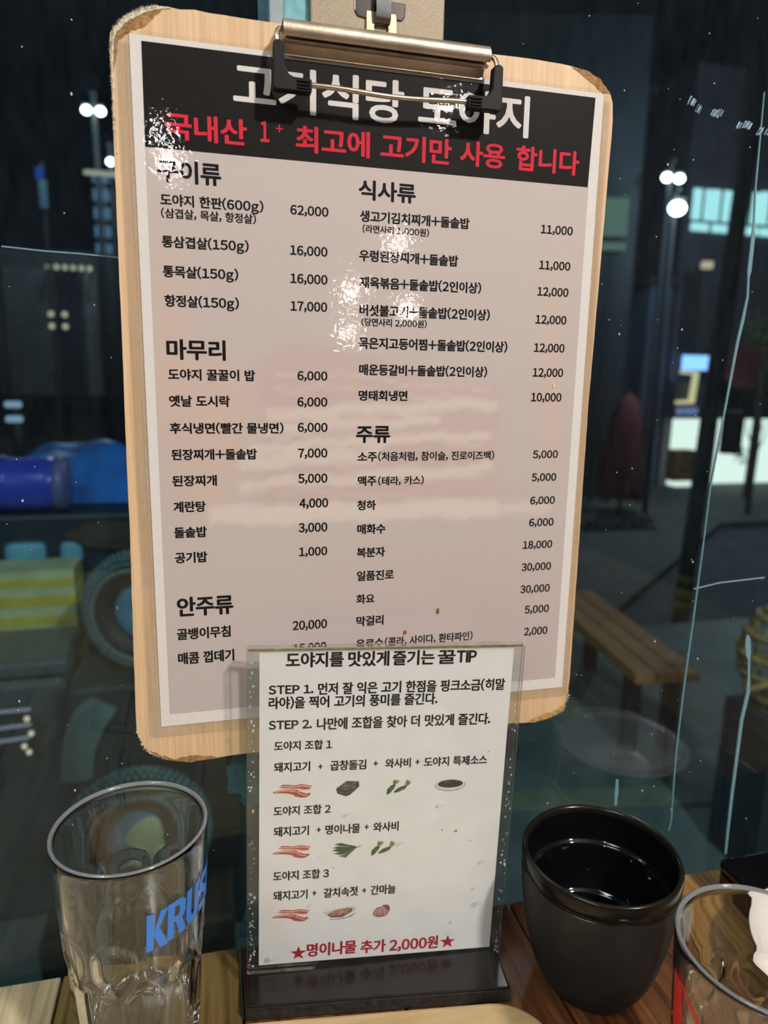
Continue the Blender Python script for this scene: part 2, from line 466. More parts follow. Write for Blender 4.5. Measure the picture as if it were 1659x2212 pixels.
_b.inputs['Roughness'].default_value = 0.10
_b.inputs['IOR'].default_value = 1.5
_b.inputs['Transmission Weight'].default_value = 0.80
M_BLUE = mat('blue_enamel', (0.045, 0.22, 0.72), 0.35, noise=0.03, nscale=300)
M_RED = mat('red_enamel', (0.70, 0.03, 0.02), 0.35, noise=0.05, nscale=300)
M_NAVY = mat('navy_enamel', (0.06, 0.05, 0.14), 0.35, noise=0.05, nscale=300)
M_MATTE = mat('matte_black_glaze', (0.016, 0.015, 0.014), 0.55, noise=0.25, nscale=120, bump=0.12, bscale=1500)
M_GLOSS = mat('gloss_black_glaze', (0.004, 0.004, 0.005), 0.05, noise=0.2, nscale=80)
M_RIM = mat('brown_black_glaze', (0.010, 0.008, 0.006), 0.2, spec=0.3, noise=0.3, nscale=100)
M_WHITE = mat('white_porcelain', (0.72, 0.66, 0.60), 0.3, noise=0.03, nscale=30)
M_TRAY = wood('pale_tray_wood', (0.36, 0.24, 0.10), (0.60, 0.44, 0.22), 'X', 160, 0.4, 0.4, 0.35, 10)
PLANK_M = [wood('plank_wood_%d' % i, d, l, 'Y', 300, 0.33, 0.35, 0.6, 20) for i, (d, l) in enumerate((  # plank hues mix wood tone with the tint of light falling there
    ((0.28, 0.21, 0.11), (0.66, 0.53, 0.32)),     # pale
    ((0.070, 0.044, 0.010), (0.26, 0.18, 0.055)),   # olive brown
    ((0.030, 0.011, 0.003), (0.20, 0.075, 0.024)),  # red brown
    ((0.09, 0.042, 0.010), (0.38, 0.21, 0.062))))]   # honey
M_DKWOOD = mat('dark_underframe', (0.02, 0.015, 0.01), 0.6, noise=0.2, nscale=20)

# ---------------------------------------------------------------- the room and the window
o = MB().box(-2.6, 2.6, -5.0, 0.33, -0.1, 0.0).build('floor', M_FLOOR); struct(o, 'dark tiled floor of the dining room', 'floor')
o = MB().box(-2.6, 2.6, -5.0, 0.33, 2.75, 2.85).build('ceiling', M_CEIL); struct(o, 'dark painted ceiling of the dining room', 'ceiling')
o = MB().box(-2.7, -2.6, -5.0, 0.35, -0.1, 2.85).build('wall_left', M_WALL); struct(o, 'plain plaster wall left of the table', 'wall')
o = MB().box(2.6, 2.7, -5.0, 0.35, -0.1, 2.85).build('wall_right', M_WALL); struct(o, 'plain plaster wall right of the table', 'wall')
o = MB().box(-2.7, 2.7, -5.1, -5.0, -0.1, 2.85).build('wall_back', M_WALL); struct(o, 'plain plaster wall behind the table', 'wall')

win = struct(empty('window_1', (0, 0.34, 0)), 'large dusty window pane behind the menu board, black night outside', 'window')
def inwin(mb, name, m, **k):
    return mb.build(name, m, win, xf=Matrix.Translation((0, -0.34, 0)), **k)
inwin(MB().box(-2.6, 2.6, 0.341, 0.346, 0.0, 2.75), 'pane', M_PANE)
o = inwin(MB().box(0.0477, 0.1072, 0.331, 0.3405, 0.753, 2.7), 'mullion', M_CHAMP, bevel=0.0008)
o['label'] = 'champagne metal post with fine sparkle'
inwin(MB().box(0.0306, 0.0364, 0.3325, 0.3405, 0.753, 2.7), 'gasket', M_GASKET, bevel=0.0006)
o = inwin(MB().box(0.0364, 0.0477, 0.3345, 0.3405, 0.753, 2.7), 'gasket', M_CYAN, bevel=0.0006)
o['label'] = 'pale cyan sealing strip'
# remains of teal film and runs of teal paint on the inside of the pane
def ragged(pts, j, k=6):
    out = []
    for i, (x, z) in enumerate(pts):
        x2, z2 = pts[(i + 1) % len(pts)]
        for q in range(k):
            t = q / k
            out.append((x + (x2 - x) * t + random.uniform(-j, j), z + (z2 - z) * t + random.uniform(-j, j)))
    return out
def flat_y(mb, pts, y0, y1):
    n = len(pts)
    return mb.add([(x, y0, z) for x, z in pts] + [(x, y1, z) for x, z in pts],
                  [tuple(range(n)), tuple(range(2 * n - 1, n - 1, -1))] + [(i, (i + 1) % n, n + (i + 1) % n, n + i) for i in range(n)])
for pts in ([(0.0085, 0.90), (0.0078, 0.862), (0.0052, 0.858), (0.0050, 0.842), (0.0115, 0.8405), (0.0125, 0.834), (0.0306, 0.832), (0.0306, 0.90)],
            [(0.0306, 0.775), (0.0138, 0.772), (0.0105, 0.762), (0.0086, 0.7522), (0.0306, 0.7522)],
            [(0.0262, 1.30), (0.0265, 1.19), (0.0306, 1.17), (0.0306, 1.30)]):
    inwin(flat_y(MB(), ragged(pts, 0.0006), 0.3403, 0.3409), 'film_remnant', M_TEAL)
def ribbon(path, name='paint_drip', m=M_DRIP):
    L = [(x - w / 2, z) for x, z, w in path] + [(x + w / 2, z) for x, z, w in reversed(path)]
    return inwin(flat_y(MB(), L, 0.3402, 0.3409), name, m)
ribbon([(0.2852, 1.2063, .0004), (0.2859, 1.1856, .0006), (0.2867, 1.1609, .0008), (0.2883, 1.1426, .0010), (0.2888, 1.135, .0022), (0.2890, 1.118, .0024), (0.2889, 1.115, .0012), (0.2898, 1.1047, .0012),
        (0.2885, 1.092, .0018), (0.2868, 1.0801, .0016), (0.2834, 1.0395, .0011), (0.2799, 0.9974, .0007), (0.2796, 0.9646, .0007), (0.2787, 0.9221, .0008), (0.2773, 0.8689, .0008), (0.2772, 0.8286, .0007), (0.2793, 0.7832, .0006), (0.2784, 0.7768, .0005)])
ribbon([(0.3190, 0.906, .0010), (0.3196, 0.9035, .0034), (0.3203, 0.8983, .0040), (0.3212, 0.893, .0034), (0.3224, 0.889, .0015), (0.3240, 0.877, .0016), (0.3249, 0.8672, .0026), (0.3228, 0.8485, .0024),
        (0.3229, 0.8293, .0022), (0.3230, 0.7966, .0020), (0.3236, 0.7696, .0018), (0.3242, 0.7524, .0015)])
ribbon([(0.2373, 0.8182, .0016), (0.2376, 0.81, .0024), (0.2377, 0.8008, .0016)])
ribbon([(0.2767, 0.938, .0004), (0.2767, 0.9384, .0004)])
def streak(path, w, m=M_DRIP, name='paint_scratch'):
    L = [(x, z - w / 2) for x, z in path] + [(x, z + w / 2) for x, z in reversed(path)]
    return inwin(flat_y(MB(), L, 0.3403, 0.3409), name, m)
streak([(-0.0813, 1.1091), (-0.0654, 1.1082), (-0.0509, 1.1079), (-0.036, 1.1072), (-0.01, 1.106)], 0.0006)
streak([(0.2767, 0.938), (0.2939, 0.9408), (0.3261, 0.9424)], 0.0004, M_GASKET)
mb = MB()
for x0, x1, z0, z1 in ((0.2395, 0.2475, 1.1975, 1.1925), (0.2545, 0.2625, 1.1920, 1.1925), (0.2700, 0.2790, 1.1880, 1.1885), (0.2830, 0.2960, 1.1860, 1.1870)):
    for k in range(16):
        t = random.random()
        x = x0 + (x1 - x0) * t; z = z0 + (z1 - z0) * t + random.uniform(-.0008, .0008)
        flat_y(mb, [(x, z), (x + .0003, z - .0002), (x + .0018, z + .0028), (x + .0015, z + .0029)], 0.3403, 0.3409)
o = inwin(mb, 'paint_scrape', mat('pale_scrape', (0.30, 0.48, 0.55), 0.6, noise=0.15, nscale=300)); o['kind'] = 'stuff'
mb = MB()
for k in range(260):
    x, z, r = random.uniform(-0.14, 0.36), random.uniform(0.755, 1.25), random.choice((.0002, .0002, .0003, .0003, .0005))
    flat_y(mb, [(x + r * math.cos(a) * random.uniform(.7, 1.2), z + r * math.sin(a) * random.uniform(.8, 1.6)) for a in (0, 1.05, 2.1, 3.14, 4.2, 5.2)], 0.3404, 0.3409)
o = inwin(mb, 'dust_specks', M_SPECK); o['kind'] = 'stuff'

# ---------------------------------------------------------------- the table
tab = tag(empty('dining_table', (0.1, 0, 0)), 'wooden plank table against the window, light tint painted into the planks, pale left and red-brown right', 'table')
TX = Matrix.Translation((-0.1, 0, 0))
edges = [-0.52, -0.435, -0.347, -0.259, -0.170, -0.081, 0.009, 0.088, 0.167, 0.250, 0.335, 0.42, 0.505, 0.59, 0.68]
pm = [1, 0, 1, 0, 0, 1, 2, 2, 2, 3, 2, 3, 2, 1]
for i in range(len(edges) - 1):
    a, b = edges[i] + 0.0006, edges[i + 1] - 0.0006
    back = lambda x: 0.3382 - 0.0152 * (x + 0.081)
    dz = random.uniform(-0.0004, 0.0)
    MB().prism([(a, -0.42), (b, -0.42), (b, back(b)), (a, back(a))], 0.722, 0.75 + dz).build('plank', PLANK_M[pm[i]], tab, xf=TX, bevel=0.0009)
MB().box(-0.50, 0.66, -0.40, 0.318, 0.700, 0.7215).build('underframe', M_DKWOOD, tab, xf=TX)
for x in (-0.44, 0.60):
    for y in (-0.36, 0.27):
        MB().box(x - .03, x + .03, y - .03, y + .03, 0.0, 0.7).build('leg', M_DKWOOD, tab, xf=TX, bevel=0.003)

# ---------------------------------------------------------------- lettering
_curve = bpy.data.curves.new('lettering', 'FONT')
_tob = bpy.data.objects.new('lettering', _curve)
COL.objects.link(_tob)
_cache = {}
def full(ch): return chr(ord(ch) + 0xFEE0) if '!' <= ch <= '~' else ch
ALL_CHARS = sorted({ch for r in MENU_TEXT + TIP_TEXT for ch in r[1] if ch != ' '} | set('한0T'))
_curve.space_line = 3
_curve.resolution_u = 3
def one_glyph(ch, off):
    """one character's outline; Latin signs use their full-width forms, which share the sans style of the Hangul.
    Every character is set once, each on a line of its own, and the lines are then told apart by height"""
    if off not in _cache:
        _curve.body = chr(10).join(full(c) for c in ALL_CHARS)
        _curve.offset = off
        dg = bpy.context.evaluated_depsgraph_get()
        me = bpy.data.meshes.new_from_object(_tob.evaluated_get(dg))
        co = [tuple(v.co) for v in me.vertices]
        sets = [([], [], {}) for c in ALL_CHARS]
        for p in me.polygons:
            ids = tuple(p.vertices)
            line = int(round((0.38 - sum(co[i][1] for i in ids) / len(ids)) / 3.0))
            v, f, seen = sets[line]
            for i in ids:
                if i not in seen:
                    seen[i] = len(v)
                    v.append((co[i][0], co[i][1] + 3.0 * line))
            f.append(tuple(seen[i] for i in ids))
        _cache[off] = {c: (s_[0], s_[1]) for c, s_ in zip(ALL_CHARS, sets)}
        bpy.data.meshes.remove(me)
    if ch == 'I':
        return [(.45, 0), (.545, 0), (.545, .733), (.45, .733)], [(0, 1, 2, 3)]
    return _cache[off][ch]
def glyphs(words, off):
    vs, fs, pen = [], [], 0.0
    for ch in words:
        if ch == ' ':
            pen += 0.30
            continue
        v, f = one_glyph(ch, off)
        q = [p[0] for p in v]
        if '!' <= ch <= '~':
            sh = pen + 0.055 - min(q) ; adv = max(q) - min(q) + 0.11
            if ch in ',.': sh -= 0.02; adv -= 0.02
        else:
            sh = pen; adv = 0.90
        k = len(vs)
        vs += [(p[0] + sh, p[1], 0) for p in v]
        fs += [tuple(i + k for i in g) for g in f]
        pen += adv
    return vs, fs
def span(vs, i):
    q = [v[i] for v in vs]
    return min(q), max(q)
def place_words(words, x0, x1, yc, h, off):
    """vertices (mm on the page) of the words, filling x0..x1, letters h high about yc"""
    vs, fs = glyphs(words, off)
    a, b = span(vs, 0)
    if any('\uac00' <= ch <= '\ud7a3' for ch in words): ref = '한'
    elif any(ch.isdigit() for ch in words): ref = '0'
    elif words[0].isalpha(): ref = 'T'
    else: ref = words
    lo, hi = span(glyphs(ref, off)[0], 1)
    sx, sy = (x1 - x0) / (b - a), h / (hi - lo)
    return [(x0 + (v[0] - a) * sx, yc + (v[1] - (lo + hi) / 2) * sy) for v in vs], fs
def letter(kind, words, x0, x1, yc, h, m, parent, z, weight):
    """flat print; heavy type is struck several times in a small circle, which thickens every stroke"""
    v, f = place_words(words, x0 + weight * h, x1 - weight * h, yc, h * (1 - 1.2 * weight), 0.0)
    mb = MB()
    for k in range(9):
        r = weight * h if k else 0.0
        dx, dy = r * math.cos(k * PI / 4), .8 * r * math.sin(k * PI / 4)
        mb.add([((p[0] + dx) * .001, (p[1] + dy) * .001, z + k * 1e-7) for p in v], f)
    return mb.build(kind, m, parent)

# ---------------------------------------------------------------- clipboard
MENU = Matrix(((1.0, -0.00017, 0.0, 0.079742), (0.0, 0.01002, -0.99995, 0.324011), (0.00017, 0.99995, 0.01002, 1.041413), (0, 0, 0, 1)))
mmv = lambda pts: [(x * .001, y * .001) for x, y in pts]
board_pts = []
for i, (x, y) in enumerate(BOARD):
    x2, y2 = BOARD[(i + 1) % len(BOARD)]
    d = math.hypot(x2 - x, y2 - y)
    n = max(1, int(d / 5))
    rough = y < -150 and (x > 85 or x < -80) or (y > 140 and abs(x) > 85)
    for q in range(n):
        t = q / n
        j = 0.45 if rough else 0.08
        board_pts.append((x + (x2 - x) * t + random.uniform(-j, j), y + (y2 - y) * t + random.uniform(-j, j)))
cb = tag(empty('clipboard', MENU @ Matrix.Translation((0, -0.16, -0.0035))), 'pale wooden clipboard with worn rounded corners hanging before the window', 'clipboard')
CBX = Matrix.Translation((0, 0.16, 0.0035))
def incb(mb, name, m, **k): return mb.build(name, m, cb, xf=CBX, **k)
BZ = -0.0004
o = incb(MB().prism(mmv(board_pts)[::-1], -0.0034, BZ, 0, 1), 'board', [M_BOARD, mat('board_edge', (0.50, 0.36, 0.19), 0.8, noise=0.3, nscale=400)])
def patch(pts, j, name, m, z0, z1, lab=None, k=4):
    q = ragged(pts, j, k)
    o = incb(MB().prism(mmv(q), z0, z1), name, m)
    if lab: o['label'] = lab
    return o
patch([(-112.0, 132), (-110.2, 140), (-108.8, 146), (-104, 149.8), (-99, 151.6), (-95.5, 155), (-92.5, 158.6), (-96, 158.8), (-101, 157.2), (-106.8, 153.6), (-110.5, 149.6), (-112, 146)], 0.35, 'worn_corner', M_TORN, BZ - .0003, BZ + .00012, 'torn brown corner with pale frayed rim')
RIMP = [(-112.3, 104), (-112.2, 122), (-112.1, 140), (-111.8, 146), (-110.4, 149.9), (-106.2, 154.4), (-100, 158.1), (-94.2, 159.8), (-89, 159.9)]
RIMI = [(-112.0, 104), (-111.7, 122), (-111.3, 140), (-110.9, 145.6), (-109.3, 148.9), (-105.3, 152.9), (-99.4, 156.5), (-94.0, 158.5), (-89, 159.6)]
mb = MB()
SUB = 10
def along(P):
    return [(P[i][0] + (P[i + 1][0] - P[i][0]) * k / SUB, P[i][1] + (P[i + 1][1] - P[i][1]) * k / SUB) for i in range(len(P) - 1) for k in range(SUB)] + [P[-1]]
A, B = [[(x + random.uniform(-.2, .2), y + random.uniform(-.2, .2)) for x, y in along(P)] for P in (RIMP, RIMI)]
n = len(A)
mb.add([(x * .001, y * .001, z) for z in (BZ - .0012, BZ + .0003) for P in (A, B) for x, y in P],
       [(k, k + 1, n + k + 1, n + k) for k in range(n - 1)] + [(2 * n + k, 3 * n + k, 3 * n + k + 1, 2 * n + k + 1) for k in range(n - 1)] +
       [(k, 2 * n + k, 2 * n + k + 1, k + 1) for k in range(n - 1)] + [(n + k, n + k + 1, 3 * n + k + 1, 3 * n + k) for k in range(n - 1)])
o = incb(mb, 'frayed_rim', M_FRAY); o['label'] = 'cream frayed rim of the torn corner'
patch([(88, 158.4), (93, 155.4), (99, 152.2), (105, 149.0), (108.7, 148.9), (103, 154.6), (96.3, 157.3)], 0.3, 'worn_corner', M_TORN, BZ - .0003, BZ + .00012)
patch([(-99, -166.2), (-92, -165.3), (-84, -166.6), (-76, -168.2), (-92, -168.6), (-103, -166.3), (-108, -163.6), (-110.6, -160.4), (-105, -163.8)], 0.35, 'worn_corner', M_TORN, BZ - .0003, BZ + .00012)
patch([(109.4, -151), (107.6, -158), (101.5, -162.0), (95, -163.6), (86, -166.4), (89, -168.0), (99.5, -166.0), (107.0, -162.6), (109.4, -153)], 0.4, 'worn_corner', mat('fibre_corner', (0.50, 0.31, 0.10), 0.95, noise=0.4, nscale=600, bump=0.6, bscale=900), BZ - .0003, BZ + .00012)
mb = MB()
def fibres(path, n, ln, outw):
    for k in range(n):
        i = random.randrange(len(path) - 1); t = random.random()
        x = path[i][0] + (path[i + 1][0] - path[i][0]) * t; y = path[i][1] + (path[i + 1][1] - path[i][1]) * t
        a = math.atan2(y - outw[1], x - outw[0]) + random.uniform(-.9, .9)
        l = ln * random.uniform(.4, 1.3); w = 0.14
        c, s = math.cos(a), math.sin(a)
        mb.add([(p[0] * .001, p[1] * .001, BZ + random.uniform(-.0012, .0006)) for p in ((x - s * w - c * .5, y + c * w - s * .5), (x + s * w - c * .5, y - c * w - s * .5), (x + c * l, y + s * l))], [(0, 1, 2)])
fibres([(-112.3, 110), (-112.3, 143), (-110.6, 149.8), (-106.4, 154.3), (-100, 158), (-94, 159.6)], 620, 1.0, (-85, 120))
fibres([(-116, -148), (-114.1, -156.6), (-110.9, -161.5), (-104, -165.5)], 90, 1.2, (-85, -130))
fibres([(109.2, -152.6), (107, -162.1), (99.5, -165.4), (88.5, -167.4)], 150, 1.6, (80, -130))
o = incb(mb, 'frayed_fibres', M_FRAY); o['kind'] = 'stuff'
# clip: clamp plate, spring barrel, wire loop with two rubber corners
mb = MB()
prof = [(147.3, .0018), (148.2, .0016), (149.6, .0024), (151.0, .0034), (151.0, .0024), (148.2, .0008), (147.3, .0009)]
n = len(prof)
mb.add([(x, y * .001, z) for x in (-.0446, .0438) for y, z in prof], [tuple(range(n - 1, -1, -1)), tuple(range(n, 2 * n))] + [(i, (i + 1) % n, n + (i + 1) % n, n + i) for i in range(n)])
sharp(incb(mb, 'clamp_plate', M_STEEL))
mb = MB()
ring = []
nn = 28
for i in range(nn + 1):
    a = math.radians(-205 + 340 * i / nn)
    ring.append((.1551 + .0042 * math.cos(a), .0047 + .0042 * math.sin(a)))
inner = [(.1551 + (y - .1551) * .86, .0047 + (z - .0047) * .86) for y, z in ring]
loop = ring + inner[::-1]
n = len(loop)
vs = [(x, y, z) for x in (-.0450, .0447) for y, z in loop]
fs = [(i, (i + 1) % n, n + (i + 1) % n, n + i) for i in range(n)]
for e in (0, n):
    fs += [(e + i, e + i + 1, e + n - 2 - i, e + n - 1 - i) for i in range(nn)]
mb.add(vs, fs)
mb.tube([(-.0440, .1551, .0047), (.0437, .1551, .0047)], .0030, 14)
sharp(incb(mb, 'spring_barrel', M_STEEL))
WZ = .0095
mb = MB()
def bend(p0, c, p1, n=8): return [tuple((1 - t) ** 2 * a + 2 * t * (1 - t) * b + t * t * d for a, b, d in zip(p0, c, p1)) for t in [i / n for i in range(n + 1)]]
mb.tube([(-.0430, .1553, .0050)] + bend((-.0448, .1553, .0052), (-.0478, .1552, .0062), (-.0476, .1505, .0080)) + [(-.0473, .1340, WZ)], .00115, 10)
mb.tube([(.0430, .1553, .0050)] + bend((.0450, .1553, .0052), (.0482, .1552, .0062), (.0478, .1505, .0080)) + [(.0473, .1360, WZ)], .00115, 10)
pts = [(-.0473 + .0946 * t, .1331 + .0013 * t + .0006 * math.sin(t * 9), WZ + .0004 * math.sin(t * 6)) for t in [i / 24 for i in range(25)]]
mb.tube(pts, .00105, 10)
incb(mb, 'wire_loop', M_WIRE, smooth=True)
for s, y in ((-1, .1331), (1, .1344)):
    mb = MB()
    x = s * .0473
    L = [(x - s * .0022, y + .0148), (x - s * .0006, y + .0158), (x + s * .0008, y + .0158), (x + s * .0022, y + .0148), (x + s * .0024, y - .0018), (x + s * .0012, y - .0028), (x - s * .0010, y - .0026), (x - s * .0130, y - .0027), (x - s * .0134, y - .0020), (x - s * .0134, y + .0020), (x - s * .0130, y + .0026), (x - s * .0060, y + .0027), (x - s * .0040, y + .0036), (x - s * .0026, y + .0060)]
    if s < 0: L = L[::-1]
    mb.prism(L, WZ - .0022, WZ + .0022)
    for k in range(3):
        xx = x - s * .0072
        mb.box(min(xx, xx - s * .0054), max(xx, xx - s * .0054), y - .0016 + k * .0013, y - .0009 + k * .0013, WZ + .0021, WZ + .0026)
    incb(mb, 'rubber_corner', M_RUBBER, bevel=0.0005)

# ---------------------------------------------------------------- hanger that carries the clipboard
hg = tag(empty('wall_hanger', (0.0785, 0.331, 1.222)), 'tarnished metal hanger plate with a holed tab above the clipboard clip', 'hanger')
HX = hg.matrix_world.copy(); HX = Matrix.Translation((-0.0785, -0.331, -1.222))
H2 = HX @ MENU
Y0 = 0.0
mb = MB()
mb.prism(mmv([(-13.4, 176), (-13.2, 170.5), (-12.0, 168.6), (-8.2, 168.0), (5.6, 169.0), (7.8, 168.9), (9.2, 170.6), (9.6, 176)])[::-1], -.0066, -.0048)
mb.build('hanger_plate', M_CHROME, hg, xf=H2, bevel=0.0004)
mb = MB()
# tab with a round hole
outer = [(-8.0, 171.0), (-8.0, 156.5), (5.2, 156.5), (5.3, 171.0)]
cxh, cyh, rh = -1.5, 164.6, 3.3
N = 32
hole = [(cxh + rh * math.cos(2 * PI * k / N), cyh + rh * 0.98 * math.sin(2 * PI * k / N)) for k in range(N)]
def onbox(a):
    c, s = math.cos(a), math.sin(a)
    t = min(((5.25 - cxh) / c if c > 0 else (-8.0 - cxh) / c) if abs(c) > 1e-6 else 1e9, ((171 - cyh) / s if s > 0 else (156.5 - cyh) / s) if abs(s) > 1e-6 else 1e9)
    return (cxh + c * t, cyh + s * t)
ob = [onbox(2 * PI * k / N) for k in range(N)]
for z in (-.0046, -.0036):
    mb.add([(x * .001, y * .001, z + .0012 * max(0, (171 - y) / 14) - .0008) for x, y in hole + ob], [(k, (k + 1) % N, N + (k + 1) % N, N + k) for k in range(N)])
k0 = 0
for lo in (0, N):
    mb.f += [(lo + k, lo + (k + 1) % N, 2 * N + lo + (k + 1) % N, 2 * N + lo + k) for k in range(N)]; mb.mi += [0] * N
sharp(mb.build('hanger_tab', mat('brassy_steel', (0.34, 0.27, 0.17), 0.38, 0.85, noise=0.2, nscale=150), hg, xf=H2))
mb = MB()
for i, (x0, x1) in enumerate(((-4.3, 2.2),)):
    pth = [(178, -.0018), (171, -.0014), (168.2, -.0016), (166.6, -.0030), (165.9, -.0046)]
    n = len(pth)
    mb.add([(x * .001, y * .001, z + d) for d in (0, -.0009) for x in (x0, x1) for y, z in pth],
           [(k, k + 1, n + k + 1, n + k) for k in range(n - 1)] + [(2 * n + k, 3 * n + k, 3 * n + k + 1, 2 * n + k + 1) for k in range(n - 1)] +
           [(k, 2 * n + k, 2 * n + k + 1, k + 1) for k in range(n - 1)] + [(n + k, n + k + 1, 3 * n + k + 1, 3 * n + k) for k in range(n - 1)] + [(n - 1, 2 * n - 1 + 2 * n - n, 4 * n - 1, 2 * n - 1)])
o = mb.build('hanger_strap', mat('blued_steel', (0.16, 0.17, 0.17), 0.25, 0.9, noise=0.25, nscale=150), hg, xf=H2); sharp(o)

# ---------------------------------------------------------------- laminated menu
ms = tag(empty('menu_sheet', MENU), 'laminated menu in black and red lettering under the clip of the clipboard', 'menu')
MB().box(-.105, .105, -.1485, .1485, -.0001, .0001).build('paper', M_PAPER, ms)
MB().poly(mmv([(-100.5, 146.4), (100.8, 146.4), (99.9, 107.3), (-100.8, 107.3)]), .00014).build('banner_print', M_BLACKP, ms)
# faded picture of pork belly behind the dishes: a printed colour field
def smooth(a, b, x):
    t = max(0.0, min(1.0, (x - a) / (b - a))); return t * t * (3 - 2 * t)
def blob(x, y, cx, cy, rx, ry, soft=0.35):
    d = math.hypot((x - cx) / rx, (y - cy) / ry)
    return 1 - smooth(1 - soft, 1 + soft, d)
def inslab(x, y, top, bot, x0, x1, soft=2.5):
    return smooth(x0 - soft, x0 + soft, x) * (1 - smooth(x1 - soft, x1 + soft, x)) * smooth(bot - soft, bot + soft, y) * (1 - smooth(top - soft, top + soft, y))
def wob(x, k, a): return a * (math.sin(x * .13 + k) + .6 * math.sin(x * .31 + 2.3 * k) + .4 * math.sin(x * .71 + k))
GREY, PINK, CREAM, ORNG, ROSE = (.600, .525, .500), (.635, .500, .470), (.725, .640, .580), (.680, .515, .435), (.610, .475, .455)
def printcol(x, y):
    c = list(GREY)
    def mix(col, w):
        for i in range(3): c[i] += (col[i] - c[i]) * w
    mix((.555, .495, .500), .55 * smooth(-70, -130, y) if y < -70 else 0)
    mix((.60, .475, .455), .5 * blob(x, y, 40, -110, 70, 40, .8))
    for b in ((-97, 45, 12, 30), (-98, 22, 14, 24), (-84, 8, 20, 18), (-86, -14, 17, 32), (-70, -2, 13, 26), (-80, -34, 10, 16)): mix(ORNG, .42 * blob(x, y, *b, .5))
    mix(ORNG, .45 * blob(x, y, 86, 30, 7, 48, .6)); mix(ORNG, .30 * blob(x, y, 90, -8, 5, 26, .6))
    t1 = 8 + 22 * blob(x, 0, -30, 0, 34, 1, .9) + 6 * blob(x, 0, 30, 0, 34, 1, .9)
    w = inslab(x, y, t1 + wob(x, 1, 1), -46 + wob(x, 2, 1.2), -57, 60 + wob(y, 1, 1))
    mix(ROSE, .85 * w)
    for k, (yc, th, x0, x1) in enumerate(((2, 2.6, -54, 59), (-4.5, 2.2, -58, 30), (-13, 2.0, -62, 56), (-19, 3.4, -66, 0), (-30, 2.6, -66, 58))):
        yy = yc + wob(x, k + 3, .9) + 0.05 * x
        mix(CREAM, .85 * inslab(x, y, yy + th, yy - th, x0, x1, 1.6))
    for k, (yc, th) in enumerate(((18, .9), (12, .8), (-9, .8), (-24, .9), (-37, 1.0))):
        yy = yc + wob(x, k + 9, 1.0) - .08 * abs(x + 30)
        mix(CREAM, .45 * w * inslab(x, y, yy + th, yy - th, -50, 55, 1.0))
    mix(CREAM, .95 * inslab(x, y, -42.5 + wob(x, 4, .7), -51.5 + wob(x, 5, .8), -80, 62, 1.5)); mix(CREAM, .70 * inslab(x, y, -45 + wob(x, 4, .5), -50 + wob(x, 7, .5), 60, 91, 1.5))
    mix(ROSE, .4 * inslab(x, y, -34, -41, -60, 80, 2))
    n = math.sin(x * 1.7 + math.sin(y * 1.1) * 2) * math.sin(y * 1.9 + math.sin(x * .8) * 2)
    return [q * (1 + .008 * n) for q in c]
NX, NY = 104, 130
x0, x1, y0, y1 = -100.9, 100.3, -142.6, 107.3
vs, fs, cl = [], [], []
for j in range(NY + 1):
    for i in range(NX + 1):
        x, y = x0 + (x1 - x0) * i / NX, y0 + (y1 - y0) * j / NY
        vs.append((x * .001, y * .001, .00012)); cl.append((*printcol(x, y), 1.0))
for j in range(NY):
    for i in range(NX): fs.append((j * (NX + 1) + i, j * (NX + 1) + i + 1, (j + 1) * (NX + 1) + i + 1, (j + 1) * (NX + 1) + i))
m = mat('faded_print', (0.6, 0.5, 0.47), 0.6)
_nt = m.node_tree
_a = _nt.nodes.new('ShaderNodeVertexColor'); _a.layer_name = 'print'
_nt.links.new(_a.outputs[0], _nt.nodes['Principled BSDF'].inputs['Base Color'])
o = MB().add(vs, fs).build('picture_print', m, ms)
ca = o.data.color_attributes.new('print', 'FLOAT_COLOR', 'POINT')
ca.data.foreach_set('color', [q for c in cl for q in c])
STYLE = {'title': (M_WHITEP, .028), 'slogan': (M_REDP, .032), 'heading': (M_INK, .036), 'dish_name': (M_INK, .037), 'dish_note': (M_INK, .030), 'price': (M_INK, .040)}
for kind, words, a, b, yc, h in MENU_TEXT:
    m, off = STYLE[kind]
    letter(kind, words, a, b, yc, h, m, ms, .00018, off)
o = MB().prism(rrect(-.1103, .1085, -.1535, .1500, .004), .00030, .00045).build('laminate', M_LAM, ms)
M_LAMB = sheet('laminate_border', (0.99, 0.99, 0.985), 0.06, 0.04, dust_or_shine=0.09, dcol=(0.75, 0.70, 0.64), dscale=90)
for a, b, c, d in ((-.1103, -.1051, -.1535, .1455), (.1051, .1085, -.1535, .1455), (-.1051, .1051, -.1535, -.1486)):
    MB().box(a, b, c, d, .00005, .00026).build('laminate_border', M_LAMB, ms)
MB().box(-.1064, -.1084 + .0026, -.15, .1455, .00046, .00060).build('film_crease', M_LAMB, ms)
# dirt on the film
for x, y, w, h in ((31.6, -99.8, .8, 1.6), (14.5, -110.0, .9, 1.2), (88.6, 14.0, .5, .9)):
    MB().poly(mmv([(x + w * math.cos(a), y + h * math.sin(a)) for a in [k * PI / 5 for k in range(10)]]), .00052).build('stain', mat('sauce_stain', (0.30, 0.09, 0.02) if x < 80 else (0.75, 0.66, 0.55), 0.4, noise=0.3, nscale=900), ms)

